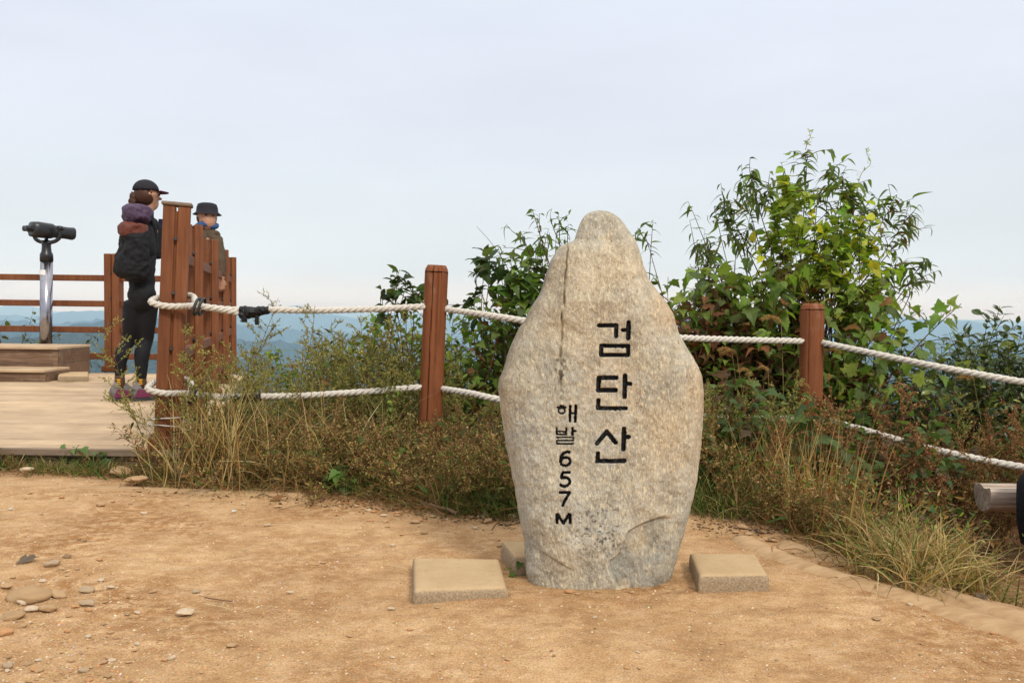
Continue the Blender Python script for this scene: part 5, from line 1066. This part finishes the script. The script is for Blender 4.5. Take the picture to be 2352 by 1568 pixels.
    for s in (-1, 1): blob(mb, hc + fd * hr * .90 + sd_ * s * hr * .33 - up_ * hr * .12, (fd * .012, sd_ * .014, up_ * .008), 10, 6)
    mb.build('eyes', CAPM, root, smooth=True)
    mb = MB(); blob(mb, q['jaw'] + fd * r['jaw'] * .98 - up_ * .0, (fd * .006, sd_ * .022, up_ * .006), 12, 6); mb.build('mouth', MAG, root, smooth=True)
    hatf(root, hc, hr, fd, sd_, up_, q); return root, q, fd, sd_
def foot(root, ank, fd, sd_, L=.26, htop=.12, zbase=None):
    """laced trainer: upper, sole, coloured side panel, sock"""
    zb = DZ if zbase is None else zbase; a = Vector((ank.x, ank.y, 0)); heel = a - fd * .07
    secs = [(0, .030, .085), (.03, .036, .13), (.08, .040, .145), (.13, .042, .11), (.18, .046, .07), (.23, .042, .05), (.27, .026, .03)]
    V = []; n = 14
    for t, w, h in secs:
        for j in range(n):
            an = math.pi * 2 * j / n; V.append(heel + fd * t + sd_ * w * math.cos(an) + Vector((0, 0, zb + .02 + h * (.5 + .5 * math.sin(an)))))
    F_ = [(k * n + j, k * n + (j + 1) % n, (k + 1) * n + (j + 1) % n, (k + 1) * n + j) for k in range(6) for j in range(n)] + [list(range(n))[::-1], list(range(6 * n, 7 * n))]
    mb = MB(); mb.add(V, F_); sh = mb.build('shoe', SHG, root, smooth=True)
    mb = MB(); V = []
    for t, w, h in secs:
        for (c, z) in ((-1, 0), (1, 0), (1, .026), (-1, .026)): V.append(heel + fd * (t - .004) + sd_ * (w + .006) * c + Vector((0, 0, zb + z + .004 * (t > .2))))
    mb.add(V, [(k * 4 + j, k * 4 + (j + 1) % 4, (k + 1) * 4 + (j + 1) % 4, (k + 1) * 4 + j) for k in range(6) for j in range(4)] + [(3, 2, 1, 0), (24, 25, 26, 27)]); mb.build('sole', SOLE, sh)
    mb = MB()
    for s in (-1, 1):
        V = [heel + fd * t + sd_ * s * w + Vector((0, 0, zb + z)) for t, w, z in ((.0, .044, .03), (.10, .052, .03), (.15, .056, .034), (.10, .050, .08), (.03, .046, .095))]; V += [v - sd_ * s * .012 for v in V]
        mb.add(V, [(0, 1, 2, 3, 4), (9, 8, 7, 6, 5)] + [(i, (i + 1) % 5, (i + 1) % 5 + 5, i + 5) for i in range(5)])
    mb.build('side_panel', SHM, sh)
    mb = MB(); mb.tube([Vector((ank.x, ank.y, zb + .10)), ank + Vector((0, 0, .015))], [.040, .036], 16); so_ = mb.build('sock', SOCK, root, smooth=True)
    mb = MB()
    for k in range(3): mb.box(Vector((ank.x + .01, ank.y - .038, zb + .135 + k * .016)) , (.030 - .006 * (k == 1), .008, .009), None, .002)
    mb.build('sock_pattern', YEL, so_)
def cap_hat(root, hc, hr, fd, sd_, up_, q):
    mb = MB(); blob(mb, hc + up_ * hr * .22 - fd * .01, (fd * hr * 1.10, sd_ * hr * 1.06, up_ * hr * .98), 24, 10, .5)
    bm_ = mb.build('cap', CAPM, root, smooth=True); sl_ = bm_.modifiers.new('thick', 'SOLIDIFY'); sl_.thickness = .006
    mb = MB(); V = []
    for k in range(9):
        a = math.radians(-60 + 15 * k)
        for rr2, dz in ((1.05, .22), (1.05 + .75 * math.cos(a * .9) ** .6, .10)):
            for th_ in (0, .006): V.append(hc + fd * hr * rr2 * math.cos(a) + sd_ * hr * (rr2 * .9) * math.sin(a) + up_ * (hr * dz + th_))
    F_ = []
    for k in range(8): a = 4 * k; F_ += [(a, a + 2, a + 6, a + 4), (a + 1, a + 5, a + 7, a + 3), (a + 2, a + 3, a + 7, a + 6)]
    mb.add(V, F_); mb.build('brim', MAG, bm_)
    mb = MB(); blob(mb, hc - fd * hr * .22 - up_ * hr * .25, (fd * hr * .92, sd_ * hr * 1.03, up_ * hr * 1.05), 20, 12, 1., lambda p, t, a: p + Vector((0, 0, 0)) * 0 + fd * (-.004 * math.sin(9 * a)))
    lump(mb, [hc - fd * hr * .95 - up_ * .01, hc - fd * hr * 1.2 - up_ * .07, hc - fd * hr * 1.05 - up_ * .15], [.030, .034, .012], 4, 12); mb.build('hair', HAIR, root, smooth=True)
def bucket_hat(root, hc, hr, fd, sd_, up_, q):
    mb = MB(); V = []; n = 26; pr = [(.0, 1.02), (.55, 1.0), (.8, .88), (.98, .78), (1.0, .82), (1.0, 1.02), (.98, 1.04), (.90, 1.0)]
    pr = [(0.01, 1.25), (.6, 1.24), (.92, 1.12), (1.06, .75), (1.10, .30), (1.42, .05), (1.45, .02), (1.40, .0), (1.08, .22), (1.0, .3)]
    for r_, z in pr:
        for j in range(n): a = 2 * math.pi * j / n; V.append(hc + fd * hr * r_ * math.cos(a) + sd_ * hr * r_ * math.sin(a) + up_ * hr * z)
    mb.add(V, [(k * n + j, k * n + (j + 1) % n, (k + 1) * n + (j + 1) % n, (k + 1) * n + j) for k in range(len(pr) - 1) for j in range(n)]); mb.build('hat', CAPM, root, smooth=True)
    mb = MB(); blob(mb, hc - fd * hr * .2 - up_ * hr * .3, (fd * hr * .9, sd_ * hr * 1.04, up_ * hr * .95), 20, 12); mb.build('hair', HAIR, root, smooth=True)
    mb = MB(); c = q['neckb'] + up_ * .05; mb.tube([c + (fd * math.cos(a) * .085 + sd_ * math.sin(a) * .085) + up_ * .01 * math.sin(3 * a) for a in np.linspace(0, 6.283, 20)], .028, 10); mb.build('scarf', BLU, root, smooth=True)
YP = 6.45; px = YP / F
J1 = dict(pelvis=(326, 676, 0, 35), waist=(327, 630, 0, 31), chest=(331, 560, .02, 34), neckb=(336, 505, .03, 18), neck=(337, 486, .04, 13), jaw=(341, 466, .07, 20), skull=(338, 444, .05, 26),
          hipl=(310, 700, 0, 24), kneel=(295, 782, .04, 15), calfl=(279, 816, 0, 15.5), anklel=(275, 866, 0, 10.5), hipr=(338, 700, .03, 25), kneer=(334, 782, .08, 17), calfr=(326, 816, .03, 17), ankler=(325, 872, .03, 11),
          shl=(308, 517, -.06, 17), ell=(300, 585, -.10, 13), wrl=(322, 640, -.02, 9), shr=(357, 519, .10, 17), elr=(362, 585, .12, 13), wrr=(372, 553, .25, 9))
r_, q, fd, sd_ = person('person in black top, leggings and dark cap, standing on the deck with back turned', YP, J1, px, (.80, .60), cap_hat, JK, LEG)
foot(r_, q['anklel'], Vector((.55, .83, 0)).normalized(), Vector((.83, -.55, 0)).normalized()); foot(r_, q['ankler'], Vector((.65, .76, 0)).normalized(), Vector((.76, -.65, 0)).normalized())
# backpack on the back
root = empty('backpack', P(300, 655, YP - .16), 'black backpack with a purple brown top, worn by the person in leggings', 'backpack')
def folds(o):
    m = o.modifiers.new('fuse', 'REMESH'); m.mode = 'VOXEL'; m.voxel_size = .008; m.use_smooth_shade = True
    tx = bpy.data.textures.new('folds', 'CLOUDS'); tx.noise_scale = .06; tx.noise_depth = 3; d = o.modifiers.new('folds', 'DISPLACE'); d.texture = tx; d.strength = .045; d.mid_level = .5
bc = -fd; mb = MB(); c = P(309, 578, YP - .12)
def rbox(mb, c, hx, hy, hz, n=20, m=10, p=3.2):
    V = []
    for i in range(m + 1):
        t = math.pi * (i / m - .5); cz = math.copysign(abs(math.sin(t)) ** (2 / p), t) * hz; rr2 = abs(math.cos(t)) ** (2 / p)
        for j in range(n):
            a = 2 * math.pi * j / n; V.append(c + sd_ * (hx * rr2 * math.copysign(abs(math.cos(a)) ** (2 / p), math.cos(a))) + bc * (hy * rr2 * math.copysign(abs(math.sin(a)) ** (2 / p), math.sin(a))) + Vector((0, 0, cz)))
    mb.add(V, [(i * n + j, i * n + (j + 1) % n, (i + 1) * n + (j + 1) % n, (i + 1) * n + j) for i in range(m) for j in range(n)])
rbox(mb, c, .135, .10, .235); rbox(mb, c - Vector((0, 0, .10)) - fd * .05, .10, .09, .10); folds(mb.build('pack_body', JK, root, smooth=True))
mb = MB(); rbox(mb, P(315, 492, YP - .10), .12, .10, .075); folds(mb.build('top_lid', PUR, root, smooth=True))
mb = MB(); rbox(mb, P(305, 528, YP - .15), .105, .10, .06); folds(mb.build('front_pocket', RBR, root, smooth=True))
for s in (-1, 1):
    mb = MB(); mb.tube(catmull([P(318, 505, YP - .05) + sd_ * .07 * s, P(334, 500, YP + .04) + sd_ * .085 * s, P(350, 530, YP + .10) + sd_ * .085 * s, P(352, 575, YP + .10) + sd_ * .08 * s, P(330, 615, YP) + sd_ * .09 * s], 6), .015, 8); mb.build('strap', JK, root, smooth=True)
mb = MB(); c = q['wrr'] + (q['wrr'] - q['elr']).normalized() * .085 + Vector((0.0, -.01, .05)); mb.box(c, (.075, .011, .145), Matrix.Rotation(.4, 3, 'Z'), .004); mb.build('phone', NAVY, label='dark navy phone held up in the hand of the person in leggings', cat='phone')
YQ = 8.0; px2 = YQ / F
J2 = dict(pelvis=(468, 640, 0, 32), waist=(470, 600, 0, 30), chest=(473, 560, .0, 33), neckb=(475, 531, .0, 17), neck=(476, 524, .0, 12), jaw=(478, 512, -.03, 18), skull=(476, 494, .0, 22),
          hipl=(456, 664, 0, 22), kneel=(455, 745, -.03, 16), calfl=(455, 785, 0, 14), anklel=(455, 845, 0, 10), hipr=(482, 664, .03, 22), kneer=(484, 745, 0, 16), calfr=(484, 785, .03, 14), ankler=(484, 845, .03, 10),
          shl=(452, 545, .06, 15), ell=(448, 600, .0, 12), wrl=(478, 618, -.12, 8), shr=(496, 545, -.06, 15), elr=(508, 600, -.10, 12), wrr=(508, 636, -.12, 8))
r_, q, fd, sd_ = person('person in a black hat and olive brown jacket standing behind the side railing', YQ, J2, px2, (.55, -.83), bucket_hat, OLJ, TRO)
for a in ('anklel', 'ankler'): foot(r_, q[a], Vector((.55, -.83, 0)).normalized(), Vector((-.83, -.55, 0)).normalized())
# ------------------------------------------------------------------ stones, gravel and litter
PC = {'t': (.50, .32, .17), 'p': (.60, .46, .31), 'g': (.44, .32, .20), 'd': (.28, .18, .10), 'o': (.55, .29, .13), 'b': (.43, .275, .14)}
def rock_mesh(seed, sub=3):
    import bmesh
    bm = bmesh.new(); bmesh.ops.create_icosphere(bm, subdivisions=sub, radius=.5); rs = np.random.default_rng(seed); co = np.array([v.co for v in bm.verts])
    for _ in range(7):
        nrm = unit(rs.normal(size=3)); d = co @ nrm; lim = .30 + .14 * rs.random(); over = np.clip(d - lim, 0, None); co -= nrm[None] * over[:, None] * .9
    co *= [1, .55 + .35 * rs.random(), .38 + .3 * rs.random()]; co += (fbm(co[:, 0] * 6 + seed, co[:, 1] * 6 + co[:, 2] * 5, 3, seed)[:, None] - .5) * .10
    co /= (co[:, 0].max() - co[:, 0].min()); F_ = [[v.index for v in f.verts] for f in bm.faces]; bm.free(); return co, np.array(F_)
ROCKS = [rock_mesh(s) for s in range(9)]; RM = {}
for ci, col in PC.items():
    for k, (co, F_) in enumerate(ROCKS):
        cc = np.repeat(np.array(col)[None], len(co), 0) * (1 + .35 * (fbm(co[:, 0] * 9, co[:, 1] * 9 + co[:, 2] * 9, 3, k)[:, None] - .5)); RM[ci, k] = mesh('pebble', co, F_, cc, k % 2, M['pebble'])
CN = {'t': 'tan', 'p': 'pale', 'g': 'grey', 'd': 'dark brown', 'o': 'orange', 'b': 'brown'}
PZ = [(160, 'at the far left'), (420, 'below the plank deck'), (760, 'left of centre'), (940, 'just left of the flat paver'), (1190, 'around the flat paver'), (1560, 'in front of the stone'), (1800, 'around the right paver'), (2100, 'right of the right paver'), (9999, 'near the edging logs')]
ORD = ['', 'second ', 'third ', 'fourth ', 'fifth ', 'sixth ', 'seventh ', 'eighth ', 'ninth ', 'tenth ', 'eleventh ', 'twelfth ', 'thirteenth ', 'fourteenth ', 'fifteenth ', 'sixteenth ', 'seventeenth ', 'eighteenth ', 'nineteenth ', 'twentieth ']
ORD += ['%d%s ' % (i, {1: 'st', 2: 'nd', 3: 'rd'}.get(i % 10, 'th')) for i in range(21, 60)]
peb = [(232, 1164, 19, 't'), (425, 1409, 37, 'p'), (203, 1388, 36, 'g'), (200, 1353, 32, 'g'), (122, 1301, 34, 'g'), (152, 1283, 18, 'd'), (182, 1242, 9, 'd'), (193, 1247, 10, 'd'), (229, 1289, 14, 'o'), (14, 1351, 30, 't'), (75, 1347, 24, 'b'), (66, 1368, 100, 'b'), (25, 1415, 52, 'b'), (75, 1397, 32, 'p'), (50, 1381, 27, 'p'), (255, 1346, 16, 'p'), (138, 1367, 34, 't'), (112, 1400, 40, 't'), (535, 1484, 23, 't'), (394, 1516, 20, 'p'), (377, 1518, 13, 'o'), (192, 1538, 23, 'g'), (17, 1525, 26, 'g'), (257, 1510, 17, 'p'), (667, 1357, 17, 'p'), (451, 1356, 17, 'g'), (315, 1405, 14, 'p'), (292, 1409, 13, 'g'), (741, 1291, 13, 't'), (729, 1294, 8, 't'), (639, 1164, 17, 't'), (306, 1141, 11, 't'), (60, 1095, 27, 'p'), (313, 1113, 48, 't'), (385, 1090, 42, 't'), (458, 1089, 50, 'b'), (276, 1093, 48, 'b'), (486, 1112, 24, 'p'), (12, 1451, 32, 'o'), (899, 1398, 16, 'p'), (1003, 1398, 10, 'g'), (1167, 1520, 13, 't'), (1440, 1540, 13, 'o'), (1307, 1366, 20, 'o'), (1328, 1371, 12, 't'), (1374, 1370, 12, 'b'), (1452, 1370, 11, 't'), (902, 1249, 12, 'p'), (1090, 1216, 14, 'p'), (1116, 1199, 24, 't'), (954, 1199, 21, 't'), (886, 1199, 14, 't'), (859, 1176, 15, 'o'), (882, 1184, 14, 'p'), (994, 1185, 13, 't'), (914, 1178, 14, 'o'), (1179, 1192, 24, 'p'), (1100, 1187, 17, 'p'), (1083, 1189, 15, 't'), (1110, 1261, 7, 'p'), (1272, 1512, 9, 'd'), (1615, 1345, 25, 'o'), (1706, 1217, 24, 'b'), (1690, 1228, 17, 't'), (1721, 1231, 16, 't'), (1773, 1248, 20, 't'), (1806, 1253, 25, 't'), (2089, 1396, 12, 'p'), (2143, 1404, 17, 'g'), (2175, 1413, 12, 'p'), (2199, 1415, 12, 'p'), (2122, 1419, 10, 't'), (2281, 1447, 14, 'g'), (2280, 1458, 14, 'o'), (1815, 1397, 8, 't'), (1986, 1348, 9, 'o'), (1783, 1518, 9, 'g'), (1611, 1521, 9, 'd')]
rs = np.random.default_rng(9)
for _ in range(205):
    b = rs.random()
    if b < .62: u, v = rs.uniform(0, 420) * rs.random() ** .4, 1568 - 260 * rs.random() ** 1.3
    elif b < .85: u = rs.uniform(0, 1180); v = float(np.interp(u, [0, 700, 1180], [1110, 1145, 1200])) + 70 * rs.random()
    else: u, v = rs.uniform(200, 2300), rs.uniform(1300, 1560)
    peb.append((u, v, 4.5 + 9 * rs.random() ** 2 * (1 + (v - 1100) / 500), 'tpbbotttb'[rs.integers(0, 9)]))
cnt = {}
for i, (u, v, s, c) in enumerate(sorted(peb, key=lambda a: a[0])):
    p = G(u, v); z = next(n for lim, n in PZ if u < lim); rowp = 'back edge, ' if v < 1230 else ('mid-dirt, ' if v < 1400 else 'foreground, ')
    key = (c, z, rowp); k = cnt.get(key, 0); cnt[key] = k + 1
    k9 = i % 9; o = bpy.data.objects.new('pebble' if s < 30 else 'rock', RM[c, k9]); COL.objects.link(o); w = 1.15 * s / F * p.y; big = s > 45
    o.scale = (w, w, w * (.75 if not big else .55)); o.location = (p.x, p.y, float(gz(p.x, p.y)) + w * (.17 if not big else .06) + (.025 if (v < 1122 and s > 20) else 0)); o.rotation_euler = (rs.normal() * .12, rs.normal() * .12, rs.uniform(-.5, .5) + (math.pi if rs.random() < .5 else 0))
    tag(o, (ORD[k] + ('' if k == 0 else 'from the left, ') + ('small ' if s < 13 else 'large ' if s >= 30 else 'mid-sized ') + CN[c] + (' pebble' if s < 30 else ' rock') + ', ' + rowp + z), 'pebble' if s < 30 else 'rock', 'loose stones on the dirt')
# fine gravel
oc = np.array([(1, 0, 0), (-1, 0, 0), (0, .8, 0), (0, -.8, 0), (0.1, 0, .55), (0, .1, -.5)]) * .5; of = np.array([(0, 2, 4), (2, 1, 4), (1, 3, 4), (3, 0, 4), (2, 0, 5), (1, 2, 5), (3, 1, 5), (0, 3, 5)])
n = 42000; u = rs.uniform(-60, 2420, n); v = 1568 - 480 * rs.random(n) ** .8; keep = np.ones(n, bool)
D0 = sst(600, 0, u) * sst(1250, 1500, v) * 1.2 + .10 + sst(.5, .8, fbm(u * .006, v * .012, 3, 5)) * .5
Gx = np.array([tuple(G(a, b)) for a, b in zip(u, v)]); ed = yedge(Gx[:, 0]) - Gx[:, 1]; D0 = D0 + np.where(u < 1900, .9, .2) * np.exp(-(ed / .22) ** 2); keep = (rs.random(n) < D0) & (ed > -.15)
Gx = Gx[keep]; n = len(Gx); Gx[:, 2] = gz(Gx[:, 0], Gx[:, 1]) + .0005
cols = pal(rs, list(PC.values()) + [(.66, .54, .38)], (5, 3, 1, .3, 2, 4, .5), n, .12)
Vg, Fg, Cg_ = batch((oc, of), Gx, np.column_stack([rs.normal(size=(n, 2)), .2 * rs.normal(size=n)]), np.tile([0, 0, 1.], (n, 1)), .0028 + .010 * rs.random(n) ** 3.2, cols)
g_ = ob('gravel', mesh('gravel', Vg, Fg, Cg_, False, M['pebble'])); tag(g_, 'fine gravel and grit strewn over the dirt', 'gravel', kind='stuff')
# leaf litter at the edges
n = 1500; ur = np.where(rs.random(n) < .8, rs.uniform(300, 1200, n), rs.uniform(1600, 1840, n)); O = []
for a in ur:
    y0 = 4.; x = xat(a, y0)
    for _ in range(3): y0 = float(yedge(x)); x = xat(a, y0)
    y = y0 + rs.normal() * .09 - .03; x = xat(a, y); O.append((x, y, float(gz(x, y)) + .004))
Vg, Fg, Cg_ = batch(T_THIN, O, np.column_stack([rs.normal(size=(n, 2)), .15 * rs.normal(size=n)]), np.column_stack([.3 * rs.normal(size=(n, 2)), np.ones(n)]), .010 + .025 * rs.random(n) ** 2, pal(rs, [(.20, .11, .05), (.12, .07, .04), (.35, .24, .13), (.07, .045, .03)], (3, 3, 2, 2), n), 1 + 2 * rs.random(n))
g_ = ob('leaf_litter', mesh('leaf_litter', Vg, Fg, Cg_, False, M['leaf'])); tag(g_, 'dead leaf and twig litter along the edge of the dirt', 'leaf litter', kind='stuff')
def stick(pts, r, col, label, nm='twig', seed=1, z=.008):
    st = PB(); c = catmull([G(u, v, z + (0 if len(q) < 1 else q[0])) for (u, v, *q) in pts], 6); o0 = c[0].copy(); V, Q_ = tube(c - o0, np.linspace(r, r * .7, len(c)), 7); V = V + (fbm(V[:, 0] * 60, V[:, 1] * 60, 2, seed)[:, None] - .5) * r * .5; st.add(V, Q_, np.array(col))
    o = ob(nm, st.mesh(nm, M['twig'])); o.location = o0; tag(o, label, nm.replace('_', ' '))
stick([(972, 1156), (1000, 1163), (1030, 1170), (1050, 1179)], .0105, (.24, .15, .085), 'thick brown stick lying at the foot of the weeds left of the stone', 'stick', z=.012)
stick([(935, 1148), (955, 1156), (968, 1160)], .007, (.28, .18, .1), 'short broken stick left of the thick stick', 'stick', z=.01)
stick([(1118, 1166), (1113, 1180), (1110, 1194)], .009, (.26, .18, .11), 'forked grey root end among pebbles left of the stone', 'stick', z=.012)
stick([(1160, 1205), (1185, 1200), (1200, 1196)], .006, (.30, .21, .13), 'thin stick touching the left edge of the stone', 'stick', z=.008)
stick([(470, 1371), (500, 1376), (535, 1380)], .0022, (.20, .10, .06), 'dark thin twig lying on the open dirt at the left', seed=3, z=.003)
stick([(470, 1386), (500, 1391), (528, 1397)], .0015, (.55, .42, .22), 'pale straw lying below the dark twig on the dirt', 'straw', z=.003)
stick([(2075, 1312), (2105, 1320), (2140, 1332)], .008, (.035, .03, .03), 'dark charred stick between the edging logs and the grass', 'stick', z=.02)
stick([(2026, 1364), (2042, 1369), (2058, 1374)], .0075, (.16, .12, .10), 'dark cone-like pod on the dirt beside the kerb log', 'seed_pod', z=.006)
stick([(640, 1170), (700, 1158), (760, 1164)], .0016, (.20, .13, .07), 'thin curved twig at the edge of the dirt left of centre', seed=6, z=.003)
def dead_leaf(u, v, s, col, label, seed, rz=0.):
    p = G(u, v); o0 = Vector((p.x, p.y, float(gz(p.x, p.y)) + .006)); w = s / F * p.y; rs = np.random.default_rng(seed)
    T = leaf_T([(0, 0), (-.05, .22), (.12, .36), (.22, .28), (.36, .42), (.5, .30), (.66, .30), (.82, .12), (1, 0)], -.2, .35, False); V, F_, C_ = batch(T, [(0, 0, 0)], [(math.cos(rz), math.sin(rz), .05)], [(.1, -.3, 1)], w, np.array([col])); V = V + rs.normal(size=V.shape) * w * .035
    o = ob('dead_leaf', mesh('dead_leaf', V, F_, C_, False, M['leaf'])); o.location = o0; tag(o, label, 'leaf')
dead_leaf(45, 1290, 46, (.20, .15, .11), 'curled grey brown dead leaf on the dirt at the far left', 1)
dead_leaf(1868, 1278, 36, (.24, .17, .10), 'curled brown dead leaf on the kerb log strip', 2); dead_leaf(2236, 1378, 40, (.20, .14, .09), 'flat dead leaf between the two edging logs', 3, .1); dead_leaf(1903, 1285, 18, (.18, .11, .07), 'small dark dead leaf beside the curled leaf on the log strip', 4)
dead_leaf(625, 1147, 32, (.34, .17, .07), 'orange brown dead leaf at the thicket edge', 5); dead_leaf(262, 1092, 26, (.16, .08, .05), 'dark curled leaf between the rocks below the deck', 6); dead_leaf(245, 1056, 26, (.22, .11, .08), 'brown dead leaf lying on the green weeds by the deck', 7)
dead_leaf(20, 1170, 12, (.7, .7, .7), 'tiny white paper scrap on the dirt at the far left', 8); dead_leaf(532, 1174, 13, (.75, .78, .8), 'small white paper scrap on the dirt left of centre', 9); dead_leaf(1984, 1349, 12, (.6, .3, .06), 'tiny yellow fallen leaf near the kerb log', 10)
